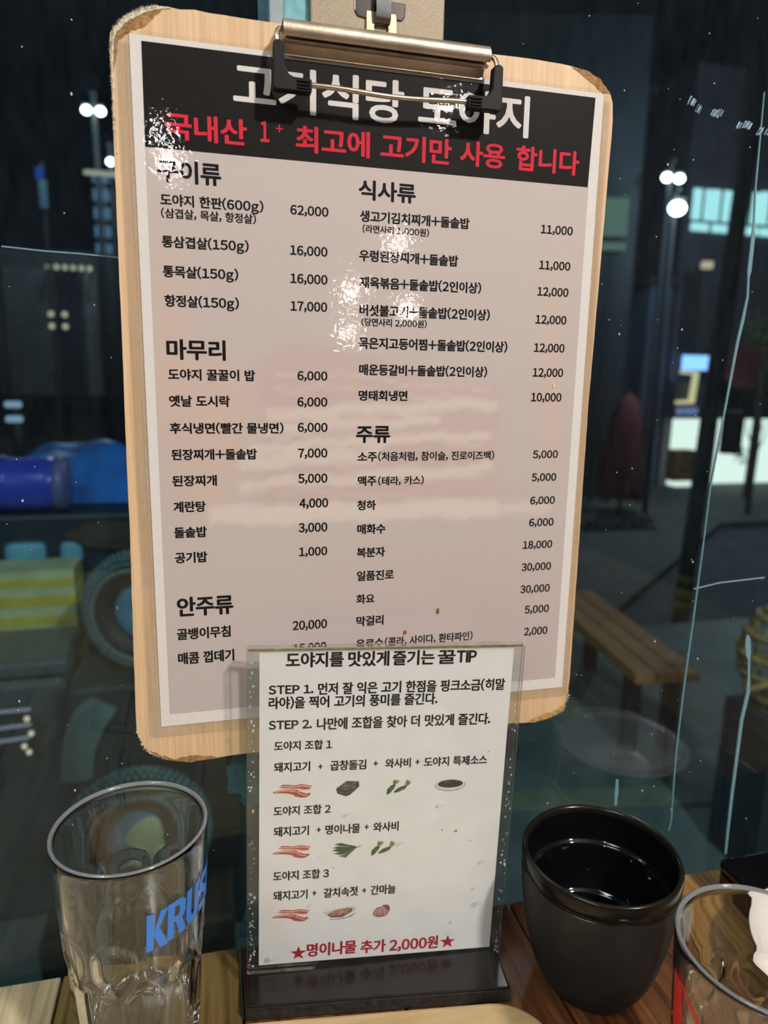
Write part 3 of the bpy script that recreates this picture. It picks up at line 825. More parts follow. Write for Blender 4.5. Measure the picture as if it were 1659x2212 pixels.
# ---------------------------------------------------------------- table card in its acrylic stand
HOLD = Matrix(((0.99412, 0.01690, -0.10693, 0.079657), (-0.10674, -0.01201, -0.99421, 0.302909), (-0.01809, 0.99978, -0.01014, 0.846312), (0, 0, 0, 1)))
HINV = HOLD.inverted()
ah = tag(empty('sign_holder', Matrix.Translation((0.079, 0.303, 0.75))), 'clear acrylic table stand with black foot holding the printed tip card', 'sign holder')
AX = Matrix.Translation((-0.079, -0.303, -0.75))
AH = AX @ HOLD
xl, xr, yb, yt = -.0668, .0658, -.0886, .0876
MB().prism(rrect(xl, xr, yb, yt, .0012, 3), .0006, .0026, 0, 1).build('front_plate', [M_ACR, M_ACRE], ah, xf=AH)
MB().prism(rrect(xl, xr, yb, yt, .0012, 3), -.0026, -.0006, 0, 1).build('back_plate', [M_ACR, M_ACRE], ah, xf=AH)
for a, b, c, d in ((xl + .0004, xl + .0052, yb, yt - .0015), (xr - .0042, xr - .0004, yb, yt - .0015)):
    MB().box(a, b, c, d, -.00055, .00055).build('spacer', M_ACR, ah, xf=AH)
o = MB().box(xl + .0006, xr - .0006, yt - .0016, yt - .0006, -.0006, .0006).build('top_seam', mat('grimy_seam', (0.36, 0.26, 0.15), 0.5, noise=0.4, nscale=400), ah, xf=AH)
o = MB().prism([(0.0098, 0.2903), (0.1399, 0.2718), (0.1437, 0.3085), (0.0137, 0.3268)], 0.750, 0.7583).build('foot', M_BBASE, ah, xf=AX, bevel=0.0012)
MB().prism([(0.0100, 0.28995), (0.1398, 0.27145), (0.13985, 0.2718), (0.01005, 0.2903)], 0.7512, 0.7575).build('foot_edge', mat('lit_satin_edge', (0.035, 0.03, 0.026), 0.38, noise=0.4, nscale=300), ah, xf=AX)  # satin strip coloured lighter to paint the light along the foot's front edge
mb = MB()
for k in range(150):
    s = random.random()
    y = -.088 + .17 * random.random() ** 1.7
    x = (xl + random.uniform(.0008, .0040)) if k % 5 < 3 else (xr - random.uniform(.0008, .0034))
    mb.ball((x, y, .0027), random.uniform(.0002, .0007), 6, 4, (1, random.uniform(.8, 1.8), .6))
for k in range(12):
    mb.ball((random.uniform(-.04, .06), random.uniform(-.083, .02), .0026), random.uniform(.0005, .0013), 8, 5, (1, .8, .35))
mb.ball((-.0548, -.0800, .0026), .0018, 10, 6, (1, .8, .35)); mb.ball((.0520, -.0560, .0026), .0017, 10, 6, (1, .8, .35))
o = mb.build('water_droplets', M_DROP, ah, smooth=True, xf=AH); o['kind'] = 'stuff'

tc = tag(empty('tip_card', HOLD), 'white printed tip card with small food pictures inside the acrylic stand', 'card')
MB().box(-.0609, .0609, -.0858, .0858, -.0003, .0003).build('paper', M_TIPP, tc)
TSTY = {'tip_heading': (M_INK, .034), 'tip_step': (M_INK, .030), 'tip_line': (M_INK, .030), 'tip_offer': (M_DKRED, .036)}
for kind, words, a, b, yc, h in TIP_TEXT:
    m, off = TSTY[kind]
    if words == 'TIP': off = .045
    if words == '+': off = .09
    if words.startswith('STEP'): off = .045
    letter(kind, words, a, b, yc, h, m, tc, .00040, off)
for x, y in ((-40.8, -80.2), (37.6, -80.4)):
    r = 4.3
    MB().poly(mmv([(x + (r if k % 2 == 0 else r * .40) * math.sin(k * PI / 5), y + (r if k % 2 == 0 else r * .40) * math.cos(k * PI / 5)) for k in range(10)]), .0004).build('printed_star', M_DKRED, tc)
_pc = {}
def ink(c):
    if c not in _pc: _pc[c] = mat('print_%02d' % len(_pc), c, 0.6, noise=0.10, nscale=900)
    return _pc[c]
def picture(name, box, layers):
    x0, x1, y0, y1 = box
    mb, ms_, z = MB(), [], .00038
    for col, pts in layers:
        m = ink(col)
        if m not in ms_: ms_.append(m)
        mb.poly([((x0 + (x1 - x0) * u) * .001, (y1 + (y0 - y1) * v) * .001) for u, v in pts], z, ms_.index(m))
        z += .000006
    return mb.build(name, ms_, tc)
def oval(cx, cy, rx, ry, n=20, rot=0.0):
    return [(cx + rx * math.cos(a) * math.cos(rot) - ry * math.sin(a) * math.sin(rot), cy + rx * math.cos(a) * math.sin(rot) + ry * math.sin(a) * math.cos(rot)) for a in [2 * PI * k / n for k in range(n)]]
RED, PALE, DRED = (.52, .09, .07), (.78, .48, .38), (.36, .05, .04)
def streakp(path, w):
    return [(x, y - w) for x, y in path] + [(x, y + w) for x, y in reversed(path)]
BACON = [(RED, [(.0, .56), (.12, .44), (.32, .40), (.50, .42), (.64, .48), (.74, .62), (.86, .72), (.95, .68), (.96, .80), (.86, .97), (.74, .99), (.58, .90), (.50, .74), (.36, .66), (.18, .62), (.05, .62)]),
         (RED, [(.15, .22), (.26, .05), (.40, .08), (.54, .14), (.72, .07), (.88, .14), (1.0, .22), (.93, .34), (.96, .42), (.84, .45), (.68, .36), (.54, .34), (.40, .28), (.22, .29)]),
         (PALE, streakp([(.06, .55), (.22, .47), (.40, .47), (.56, .54), (.66, .66), (.76, .80), (.88, .84)], .035)),
         (PALE, streakp([(.16, .22), (.34, .17), (.54, .23), (.74, .18), (.96, .27)], .04)),
         (PALE, streakp([(.30, .33), (.48, .37), (.64, .42), (.80, .46), (.94, .44)], .03)),
         (DRED, streakp([(.58, .56), (.66, .72), (.76, .88), (.86, .92)], .02)), (DRED, streakp([(.30, .10), (.46, .15), (.60, .18)], .018)),
         ((.8, .7, .62), oval(.68, .52, .04, .05))]
for y in (13.2, -20.5, -57.3): picture('bacon_picture', (-54.6, -35.4, y - 4.0, y + 4.0), BACON)
SEA = [((.035, .035, .04), [(.0, .46), (.43, .0), (.97, .06), (1.0, .40), (.60, .92), (.42, 1.0), (.05, .80), (.0, .62)]), ((.075, .075, .08), [(.03, .44), (.43, .03), (.95, .08), (.60, .62), (.40, .66)]),
       ((.17, .17, .18), [(.0, .62), (.42, .80), (.62, .74), (.98, .36), (.98, .38), (.62, .78), (.42, .84), (.0, .66)])]
for k in range(22):
    u, v = random.uniform(.18, .75), random.uniform(.12, .52)
    SEA.append(((.24, .24, .25), [(u, v), (u + random.uniform(.08, .2), v - random.uniform(.02, .1)), (u + .07, v + .02)]))
picture('seaweed_picture', (-23.6, -12.4, 8.9, 17.3), SEA)
GRN, LGRN = (.045, .10, .03), (.15, .25, .07)
WAS = [(GRN, [(.0, .98), (.02, .66), (.16, .42), (.30, .34), (.36, .42), (.30, .62), (.14, .92), (.04, 1.0)]), (GRN, [(.28, .86), (.40, .66), (.60, .50), (.76, .44), (.84, .50), (.74, .70), (.52, .84), (.34, .90)]),
       (LGRN, [(.26, .36), (.24, .14), (.32, .0), (.36, .12), (.46, .02), (.44, .14), (.54, .12), (.42, .28), (.34, .40)]), (LGRN, [(.74, .46), (.78, .14), (.84, .04), (.86, .18), (.94, .06), (.92, .22), (1.0, .26), (.88, .46), (.82, .50)])]
for k in range(16): WAS.append((LGRN, oval(random.choice((.14, .18, .22, .46, .56, .66)) + random.uniform(-.03, .03), random.uniform(.52, .78), .02, .03, 6)))
for x, y in ((1.3, 12.9), (-5.2, -21.2)): picture('wasabi_picture', (x, x + 12.3, y - 4.2, y + 4.2), WAS)
picture('sauce_picture', (25.8, 41.3, 8.8, 16.0), [((.10, .07, .06), oval(.5, .50, .5, .46, 28)), ((.66, .62, .60), oval(.5, .52, .485, .40, 28)), ((.80, .78, .76), oval(.5, .42, .47, .37, 28)), ((.09, .05, .04), oval(.5, .40, .42, .31, 28)), ((.025, .018, .016), oval(.5, .41, .40, .28, 28)), ((.25, .05, .03), oval(.38, .26, .10, .07)), ((.6, .6, .6), oval(.72, .24, .012, .02, 6))])
LEA = [((.35, .38, .12), [(.74, .36), (1.0, .22), (.97, .30), (.86, .34), (.96, .42), (.80, .40)])]
for k, (c, y0, dx) in enumerate((((.03, .075, .03), .10, .08), ((.05, .11, .04), .32, .02), ((.03, .07, .025), .50, .0), ((.055, .12, .05), .72, .06), ((.09, .17, .09), .92, .24))):
    ty = .30 + .02 * k
    LEA.append((c, [(dx, y0), (dx + .2, y0 - .10), (.5, y0 * .7 + .06), (.82, ty), (.80, ty + .06), (.55, y0 * .75 + .20), (dx + .25, y0 + .12)]))
    LEA.append(((.10, .17, .08), [(dx + .05, y0), (.5, y0 * .72 + .115), (.78, ty + .03), (.5, y0 * .72 + .14)]))
picture('leaf_picture', (-25.1, -10.1, -25.3, -17.1), LEA)
TRY = [((.36, .36, .40), [(.04, .62), (.20, .92), (.62, .98), (1.0, .50), (.86, .84), (.24, 1.0)]), ((.62, .62, .64), [(.0, .38), (.30, .18), (.80, .0), (1.0, .14), (.96, .34), (.60, .90), (.24, .86), (.14, .62)]),
       ((.20, .10, .06), [(.14, .56), (.34, .26), (.74, .12), (.88, .20), (.86, .42), (.58, .82), (.26, .80)]), ((.45, .24, .17), [(.18, .52), (.36, .26), (.72, .14), (.84, .22), (.78, .40), (.54, .66), (.28, .66)])]
for k in range(26): TRY.append((random.choice(((.62, .42, .33), (.30, .14, .09))), oval(random.uniform(.32, .74), random.uniform(.26, .54), .03, .04, 6)))
picture('salted_fish_picture', (-29.0, -11.5, -61.7, -54.2), TRY)
GAR = [((.25, .10, .09), [(.0, .72), (.04, .46), (.24, .20), (.46, .14), (.60, .0), (.88, .02), (1.0, .30), (.92, .66), (.70, .96), (.38, 1.0), (.10, .92)])]
for k in range(6):
    u = .06 + .14 * k
    GAR.append(((.50, .26, .24) if k % 2 else (.58, .36, .33), [(.56, .06), (u, .50), (u + .02, .86), (u + .10, .92), (u + .13, .5)]))
picture('garlic_picture', (-3.0, 5.9, -62.1, -54.8), GAR)
for x, y, r in ((38, -14, .9), (31, -13, .6), (-24, -31, .5), (52, 30, .5), (-48, 2, .4), (46, -20, .5)):
    MB().poly(mmv([(x + r * math.cos(a) * random.uniform(.6, 1.3), y + r * math.sin(a) * random.uniform(.6, 1.3)) for a in [k * PI / 4 for k in range(8)]]), .00042).build('stain', ink((.42, .27, .13) if r > .55 else (.5, .44, .36)), tc)

# ---------------------------------------------------------------- beer glasses
def facets(h, n, deep):
    def f(r, z, t):
        w = 2 * PI / n
        ph = ((t + w / 2) % w) - w / 2
        u = ph / (w / 2)
        top = 0.44 * h + .011 * (1 - u * u) + .002
        k = 1 - smooth(top - .004, top + .0015, z)
        flat = math.cos(PI / n) / math.cos(ph)
        q = r * (1 + (flat * (1.016) - 1) * k * deep)
        ph2 = ((t) % w) - w / 2
        u2 = abs(ph2) / (w / 2)
        lo, hi = 0.44 * h + .006 + .012 * (u2 ** 1.2), 0.70 * h - .006 * u2 * u2
        k2 = smooth(lo - .0015, lo + .0025, z) * (1 - smooth(hi - .004, hi + .003, z)) * (1 - smooth(.62, .90, u2))
        return q - .0013 * k2
    return f
def beer_glass(name, c, R, h, label, n=9, rot=0.0):
    root = tag(empty(name, c), label, 'glass')
    mb = MB()
    rb = R * .80
    ro = lambda z: rb + (R - rb) * (z / h)
    zs = [0.0012, .003] + [.003 + (h - .005) * i / 46 for i in range(1, 47)]
    outer = [(rb * .5, .0008), (rb * .86, .0002), (rb * .97, .0005)] + [(ro(z), z) for z in zs] + [(R - .0002, h - .0007), (R - .0009, h), (R - .0016, h - .0004), (R - .0021, h - .0014)]
    wall = .0022
    inner = [(ro(z) - wall - .0012 * (1 - z / h), z) for z in [h - .004 - (h - .032) * i / 22 for i in range(23)]]
    ri = inner[-1][0]
    inner += [(ri * .97, .0245), (ri * .9, .0215), (ri * .75, .0195), (ri * .5, .0185), (ri * .2, .018)]
    F = facets(h, n, 1.0)
    no = len(outer)
    N = 160
    vs = []
    prof = outer + inner
    for i, (r, z) in enumerate(prof):
        for k in range(N):
            t = 2 * PI * k / N
            q = F(r, z, t + rot) if (3 <= i < no - 4) else r
            vs.append((q * math.cos(t), q * math.sin(t), z))
    m = len(prof)
    fs = [(i * N + k, i * N + (k + 1) % N, (i + 1) * N + (k + 1) % N, (i + 1) * N + k) for i in range(m - 1) for k in range(N)]
    mb.add(vs, fs)
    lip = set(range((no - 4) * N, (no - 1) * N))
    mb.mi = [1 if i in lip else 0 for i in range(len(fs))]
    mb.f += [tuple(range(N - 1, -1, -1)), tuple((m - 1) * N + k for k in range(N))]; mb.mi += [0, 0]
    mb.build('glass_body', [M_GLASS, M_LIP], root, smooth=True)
    return root, ro
def wrap(pts, r_at, lift=.00025):
    """(angle seen from the front in degrees, height) -> point just off the glass"""
    out = []
    for a, z in pts:
        t = math.radians(a - 90); r = r_at(z) + lift
        out.append((r * math.cos(t), r * math.sin(t), z))
    return out
bg, ro = beer_glass('beer_glass', (-0.037, 0.2854, 0.75), 0.0325, 0.119, 'clear faceted beer glass with blue lettering standing left of the tip card')
def gridded(v, f, step):
    """cut large faces so that they can follow the curve of the glass"""
    bm = bmesh.new()
    bv = [bm.verts.new((x, y, 0)) for x, y in v]
    for q in f:
        try: bm.faces.new([bv[i] for i in q])
        except ValueError: pass
    xs = [x for x, y in v]
    x = min(xs) + step
    while x < max(xs):
        bmesh.ops.bisect_plane(bm, geom=bm.verts[:] + bm.edges[:] + bm.faces[:], plane_co=(x, 0, 0), plane_no=(1, 0, 0))
        x += step
    bm.verts.index_update()
    vv = [(p.co.x, p.co.y) for p in bm.verts]; ff = [tuple(p.index for p in q.verts) for q in bm.faces]
    bm.free()
    return vv, ff
HEAVY = {
    'K': [[(0, 0), (.36, 0), (.36, 1), (0, 1)], [(.36, .45), (.66, 1), (1.06, 1), (.64, .56), (1.10, 0), (.68, 0), (.36, .42)]],
    'R': [[(0, 0), (.35, 0), (.35, 1), (0, 1)], [(.35, 1), (.76, 1), (1.0, .86), (1.0, .56), (.82, .42), (.35, .42), (.35, .58), (.58, .58), (.65, .64), (.65, .78), (.58, .84), (.35, .84)], [(.42, .44), (.80, .44), (1.10, 0), (.70, 0)]],
    'U': [[(0, 1), (.36, 1), (.36, .30), (.43, .19), (.57, .19), (.64, .30), (.64, 1), (1, 1), (1, .24), (.80, 0), (.20, 0), (0, .24)]],
    'S': [[(1, .99), (.30, .99), (0, .84), (0, .58), (.20, .46), (.58, .38), (.64, .29), (.56, .20), (0, .20), (0, 0), (.74, 0), (1, .17), (1, .42), (.80, .55), (.42, .63), (.36, .71), (.44, .79), (1, .79)]],
    'H': [[(0, 0), (.36, 0), (.36, 1), (0, 1)], [(.64, 0), (1, 0), (1, 1), (.64, 1)], [(.36, .40), (.64, .40), (.64, .60), (.36, .60)]]}
for ch, a0, a1, z0, z1 in (('K', 13.4, 28.6, .0800, .0975), ('R', 29.4, 45.2, .0808, .0980), ('U', 46.6, 61.8, .0812, .0982), ('S', 63, 78.0, .0816, .0985), ('H', 79.5, 96, .0820, .0988)):
    mb = MB()
    for k, part in enumerate(HEAVY[ch]):
        v2, fs = gridded([(a0 + (a1 - a0) * x + 1.5 * y, z0 + (z1 - z0) * y) for x, y in part], [tuple(range(len(part)))], 2.0)
        mb.add(wrap(v2, ro, .00025 + k * 2e-6), fs)
    mb.build('blue_letter', M_BLUE, bg)

bg2, ro2 = beer_glass('beer_glass', (0.197, 0.181, 0.75), 0.0325, 0.105, 'clear beer glass with red mark at the right edge, before the black cup', rot=.2)
for pts, m in (([(-112, .0600), (-112, .0905), (-100, .0890), (-97, .066), (-99, .0600)], M_RED), ([(-101, .0895), (-97, .0895), (-62, .0765), (-62, .0700)], M_RED), ([(-112, .0535), (-112, .0590), (-97, .0590), (-97, .0535)], M_NAVY), ([(-90, .074), (-84, .078), (-70, .066), (-70, .058), (-90, .058)], M_RED)):
    v, f = gridded(pts, [tuple(range(len(pts)))], 2.0)
    MB().add(wrap(v, ro2), f).build('red_mark' if m is M_RED else 'navy_mark', m, bg2)

# ---------------------------------------------------------------- black cup
cup = tag(empty('black_cup', (0.1882, 0.2775, 0.75)), 'matte black stoneware cup with glossy inside standing right of the tip card', 'cup')
R, h = .0394, .0744
prof = [(.004, .0010), (.019, .0006), (.0225, .0003), (.0245, .0012), (.0275, .0058), (.0305, .0125), (.0333, .0220), (.0358, .0330), (.0375, .0440), (.0386, .0540), (.0391, .0610), (.0392, .0640)]
MB().lathe(prof, 96).build('body', M_MATTE, cup, smooth=True)
MB().lathe([(.0392, .0640), (.0387, .0644), (.0387, .0656), (.0393, .0662), (.0394, .0690), (.0394, .0715), (.0391, .0733), (.0383, .0744), (.0373, .0742), (.0366, .0730), (.0363, .0710)], 96).build('rim', M_RIM, cup, smooth=True)
MB().lathe([(.0363, .0710), (.0360, .0660), (.0356, .0600), (.0353, .0560), (.0348, .0550), (.0338, .0545), (.0330, .0538), (.0328, .0524), (.0322, .0440), (.0308, .0340), (.0298, .0290), (.0292, .0280), (.0280, .0274), (.0272, .0264), (.0268, .0240), (.0255, .0135), (.0215, .0085), (.0150, .0062), (.0050, .0056), (.0002, .0055)], 96).build('glazed_inside', M_GLOSS, cup, smooth=True)

# ---------------------------------------------------------------- wooden tray in front, black box and white dish at the right
tr = tag(empty('serving_tray', (0.07, 0.17, 0.75)), 'pale wooden tray with rounded corner in front of the black foot', 'tray')
def skew(pts): return [(x, y - .135 * (x - .07)) for x, y in pts]
TRX = Matrix.Translation((-0.07, -0.17, -0.75))
MB().prism(skew(rrect(-0.075, 0.1445, 0.05, 0.2655, .022, 8)), 0.7505, 0.7680).build('tray_board', M_TRAY, tr, xf=TRX, bevel=0.002)
for px_, py_ in ((-.05, .08), (.12, .08), (-.05, .24), (.12, .23)):
    MB().box(px_ - .006, px_ + .006, py_ - .135 * (px_ - .07) - .006, py_ - .135 * (px_ - .07) + .006, 0.7500, 0.7506).build('foot_pad', M_RUBBER, tr, xf=TRX)
bb = tag(empty('utensil_box', (0.37, 0.30, 0.75)), 'glossy black box lying against the window behind the white dish', 'box')
BX = Matrix.Translation((-0.37, -0.30, -0.75))
MB().prism(rrect(0.2965, 0.455, 0.2885, 0.3165, .005, 5), 0.7502, 0.7655).build('box_body', M_GLOSS, bb, xf=BX, bevel=0.0015)
MB().prism(rrect(0.2960, 0.4555, 0.2880, 0.3170, .005, 5), 0.7657, 0.7712).build('lid', M_GLOSS, bb, xf=BX, bevel=0.0018)
ds = tag(empty('white_dish', (0.3129, 0.2359, 0.75)), 'white porcelain dish seen through the beer glass at the right edge', 'dish')
MB().lathe([(.001, .004), (.025, .0005), (.0275, .0), (.028, .0012), (.034, .008), (.045, .0195), (.0495, .0245), (.0500, .0254), (.0494, .0258), (.044, .0222), (.034, .0125), (.028, .0066), (.020, .0054), (.001, .0052)], 80).build('dish_body', M_WHITE, ds, smooth=True)

# ---------------------------------------------------------------- outside: terrace, street and shops at night
GZ = -1.54
M_ASPH = mat('asphalt', (0.075, 0.078, 0.088), 0.85, noise=0.25, nscale=3, bump=0.3, bscale=60)
M_PAVE = mat('paving', (0.11, 0.105, 0.10), 0.8, noise=0.2, nscale=4)
M_DECK = mat('terrace_deck', (0.145, 0.165, 0.15), 0.6, noise=0.3, nscale=5)
M_PALE = mat('pale_edging', (0.24, 0.24, 0.17), 0.7, noise=0.2, nscale=10)
M_DARKB = mat('dark_render', (0.035, 0.038, 0.045), 0.85, noise=0.2, nscale=1.2)
M_SLATE = mat('slate_cladding', (0.085, 0.105, 0.15), 0.8, noise=0.25, nscale=0.9)
M_MAUVE = mat('mauve_cladding', (0.075, 0.066, 0.085), 0.8, noise=0.15, nscale=1.5)
M_POLE = mat('grey_pole', (0.055, 0.055, 0.058), 0.7, noise=0.2, nscale=8)
M_YEL = mat('yellow_band', (0.40, 0.30, 0.02), 0.6, noise=0.2, nscale=10)
M_BLK = mat('black_band', (0.01, 0.01, 0.01), 0.6, noise=0.2, nscale=10)
M_FRAME = mat('dark_window_frame', (0.012, 0.014, 0.015), 0.5, noise=0.1)
G_TEAL = glow('lit_teal_window', (0.48, 0.80, 0.78), 1.27)
G_DIM = glow('dim_green_window', (0.16, 0.24, 0.19), 0.68)
G_SHOP = glow('lit_shop_interior', (0.86, 0.86, 0.72), 1.36)
G_LAMP = glow('white_lamp', (1.0, 0.98, 0.88), 14.0)
G_BLUE = glow('blue_sign_light', (0.28, 0.50, 1.0), 1.98)
G_BLUE2 = glow('dim_blue_sign_light', (0.22, 0.26, 0.50), 0.8)
G_SAND = glow('sand_neon', (0.75, 0.58, 0.30), 1.12)
G_ORANGE = glow('lit_doorway', (0.62, 0.40, 0.12), 0.66)
G_CYAN = glow('small_cyan_window', (0.18, 0.42, 0.55), 0.83)
G_TOWER = glow('tower_window', (0.10, 0.19, 0.28), 1.04)
G_WARM = glow('warm_bulb', (1.0, 0.72, 0.50), 3.08)

o = MB().box(-40, 60, 0.40, 70, GZ - .1, GZ).build('road', M_ASPH); struct(o, 'dark asphalt street beyond the window', 'road')
o = MB().prism([(-8, 0.36), (6, 0.36), (6, 2.5), (-8, 2.5)], -0.08, 0.0).build('terrace_floor', M_DECK); struct(o, 'dark terrace floor just outside the pane', 'terrace')
o = MB().prism([(0.45, 1.46), (1.42, 1.305), (1.30, 1.40), (0.45, 1.535)], -0.02, 0.006).build('trim_1', M_PALE); struct(o, 'pale edging strip along the terrace', 'edging')
o = MB().prism([(3.2, 5.5), (8.6, 10.1), (20, 10.1), (20, 14.0), (-2, 14.0), (-2, 5.5)], GZ, GZ + .10).build('pavement', M_PAVE); struct(o, 'pavement in front of the lit shops', 'pavement')

o = MB().prism([(1.1074, 1.9387), (1.0277, 1.8488), (1.3114, 1.7892), (1.3744, 1.8832)], -0.02, 0.005).build('trim_2', M_PALE); struct(o, 'short pale marking on the terrace under the bench', 'marking')
def at(name, loc, label, cat, group=None): return tag(empty(name, loc), label, cat, group)
def put(mb, name, m, root, **k): return mb.build(name, m, root, xf=Matrix.Translation(-Vector(root.location)), **k)

def leaf_cloud(mb, c, r, n, sz):
    for k in range(n):
        a, b2, rr = random.uniform(0, 2 * PI), random.uniform(-1, 1), random.random() ** .4
        s = math.sqrt(1 - b2 * b2)
        p = Vector((c[0] + r[0] * rr * s * math.cos(a), c[1] + r[1] * rr * s * math.sin(a), c[2] + r[2] * rr * b2))
        u = Vector((random.uniform(-1, 1), random.uniform(-1, 1), random.uniform(-1, 1))).normalized() * sz
        v = Vector((random.uniform(-1, 1), random.uniform(-1, 1), random.uniform(-1, 1))).normalized() * sz * .5
        mb.add([p - u, p + v, p + u, p - v], [(0, 1, 2, 3)])
# shop building opposite, on the right
sb = at('shop_building', (12, 15, GZ), 'dark corner building with lit shop window and teal upper windows', 'building')
put(MB().box(10.26, 20, 14.25, 22, GZ, 7.5), 'wall', M_MAUVE, sb)
put(MB().box(10.26, 20, 13.95, 14.25, 0.10, 0.90), 'shop_fascia', M_MAUVE, sb)
for x0, x1 in ((10.332, 11.25), (11.553, 13.6)):
    w = put(MB().box(x0, x1, 14.0, 14.04, -1.77, 0.075), 'shop_window', G_SHOP, sb)
    fr = put(MB().box(x0 - .06, x0, 13.94, 14.0, -1.8, 0.1).box(x1, x1 + .06, 13.94, 14.0, -1.8, 0.1).box(x0, x1, 13.94, 14.0, -1.84, -1.77), 'frame', M_FRAME, w)
    fr.location = -w.location
o = put(MB().box(10.165, 10.68, 13.6, 13.9, -1.30, -0.60), 'shop_counter', mat('counter_wood', (0.28, 0.14, 0.05), 0.6, noise=0.3, nscale=5), sb)
o = put(MB().box(10.33, 11.2, 13.7, 13.95, -1.70, -1.32), 'counter_front', G_SHOP, sb)
for (x0, x1, z0, z1) in ((10.413, 10.855, 4.373, 5.03), (10.879, 11.363, 4.385, 5.04), (11.634, 12.118, 4.388, 5.057), (12.142, 12.732, 4.41, 5.09)):
    w = put(MB().box(x0, x1, 14.18, 14.23, z0, z1), 'upper_window', G_TEAL, sb)
    put(MB().box(x0 + .2, x0 + .23, 14.14, 14.18, z0, z1), 'glazing_bar', M_FRAME, sb)
for (x0, x1) in ((10.422, 10.86), (10.96, 11.37), (11.664, 12.151), (12.22, 12.7)):
    put(MB().box(x0, x1, 14.18, 14.23, 4.17, 4.335), 'lower_pane', G_TEAL, sb)
put(MB().box(10.3, 12.9, 14.12, 14.2, 4.335, 4.375), 'transom', M_FRAME, sb)
sg = at('sign_board', (10.6, 13.8, 1.3), 'small blue lit sign above a sand bracket outline on the corner building', 'sign')
mb = MB()
for k in range(4):
    mb.box(10.27 + .17 * k, 10.41 + .17 * k, 13.78, 13.84, 1.20 + .02 * (k % 2), 1.47)
put(mb.box(10.26, 10.98, 13.80, 13.84, 1.17, 1.49), 'lit_face', G_BLUE, sg, bevel=0.02)
mb = MB(); flat_y(mb, [(10.24, 1.09), (10.24, 1.16), (10.70, 1.14), (10.66, 0.43), (10.20, 0.42), (10.20, 0.49), (10.53, 0.51), (10.58, 1.075)], 13.78, 13.84)
put(mb, 'bracket_outline', G_SAND, sg)
mb = MB()
for k in range(4): mb.box(10.26 + .14 * k, 10.36 + .14 * k, 13.8, 13.84, .17 + .02 * (k % 2), .34)
put(mb, 'lower_lettering', G_BLUE2, sg)
aw = at('red_awning', (12, 13.2, 1.3), 'dark red awning over the lit shop window at the right', 'awning')
mb = MB(); mb.add([(10.95, 13.0, .86), (15, 13.0, .86), (15, 14.2, 1.75), (11.1, 14.2, 1.75), (10.95, 13.0, .80), (15, 13.0, .80)], [(0, 1, 2, 3), (0, 4, 5, 1), (0, 3, 4)])
put(mb, 'canopy', mat('awning_cloth', (0.17, 0.03, 0.04), 0.8, noise=0.2, nscale=3), aw)

# buildings further back
def block(name, x0, x1, y0, y1, z1, m, label, wins=(), wm=None):
    b = at(name, ((x0 + x1) / 2, y0, GZ), label, 'building')
    put(MB().box(x0, x1, y0, y1, GZ, z1), 'wall', m, b)
    put(MB().box(x0 - .1, x1 + .1, y0 - .1, y1, z1, z1 + .15), 'parapet', M_DARKB, b)
    for a, c, z0, z2 in wins:
        w = put(MB().box(a, c, y0 - .05, y0 - .01, z0, z2), 'window', wm, b)
        q = put(MB().box(a - .04, c + .04, y0 - .06, y0, z0 - .05, z0), 'sill', M_FRAME, w)
        q.location = -w.location
    return b
block('dark_building', 8.6, 9.4, 14.6, 22, 6.9, M_DARKB, 'narrow dark building left of the lit corner shop, two tiny cyan windows', [(8.34 + .1, 8.70, 1.60, 1.92), (8.86, 9.12, 1.66, 1.99)], G_CYAN)
block('slate_building', 9.56, 10.12, 14.2, 22, 3.0, M_SLATE, 'low bluish slate building between the dark building and the corner shop')
lb = at('side_building', (7.4, 13, GZ), 'dark building with one dim greenish window beside the menu board', 'building')
put(MB().prism([(2.9, 14.0), (8.05, 12.6), (8.3, 18), (2.9, 18)], GZ, 7.4), 'wall', M_DARKB, lb)
RW = Matrix.Translation((8.0, 12.55, 0)) @ Matrix.Rotation(-0.26, 4, 'Z')
for (z0, z1, nm) in ((3.62, 4.30, 'dim_window'), (3.36, 3.50, 'dim_lower_pane')):
    mb = MB(); mb.box(-.62, -.16, -.03, .02, z0, z1)
    mb.build(nm, G_DIM, lb, xf=Matrix.Translation(-Vector(lb.location)) @ RW)
tw = at('apartment_tower', (-4.8, 40, GZ), 'tall distant bluish apartment tower with rows of windows at the left', 'building')
put(MB().box(-5.35, -4.3, 40, 43, GZ, 10.75), 'wall', mat('tower_wall', (0.14, 0.22, 0.30), 0.8, emit=None, noise=0.1), tw)
for k in range(5):
    for q in range(2):
        put(MB().box(-5.15 + .42 * q, -4.85 + .42 * q, 39.9, 40.0, 6.45 + .86 * k, 6.98 + .86 * k), 'window', G_TOWER, tw)
fa = at('left_shopfront', (-3.5, 16, GZ), 'dark shuttered shopfront across the street at the left', 'building')
put(MB().box(-12, 2.5, 16, 20, GZ, 3.25), 'wall', mat('shopfront_wall', (0.075, 0.07, 0.075), 0.8, noise=0.2, nscale=1.5), fa)
for x0, x1, c in ((-5.4, -4.0, (.05, .05, .055)), (-3.85, -2.95, (.12, .115, .12)), (-2.85, -2.45, (.02, .022, .04)), (-2.35, -2.1, (.16, .15, .15)), (-1.95, -1.3, (.06, .06, .065))):
    put(MB().box(x0, x1, 15.94, 16.0, 0.4, 2.9), 'shutter_panel', mat('shutter_paint', c, 0.6, noise=0.15, nscale=4), fa)
put(MB().box(-12, 2.5, 15.7, 16.0, .15, .4), 'dark_ledge', M_BLK, fa)
ts = [at('window_strip_light', (-2.07, 15.0, 4.54), 'pale strip light at the board edge above the apartment tower', 'light')]
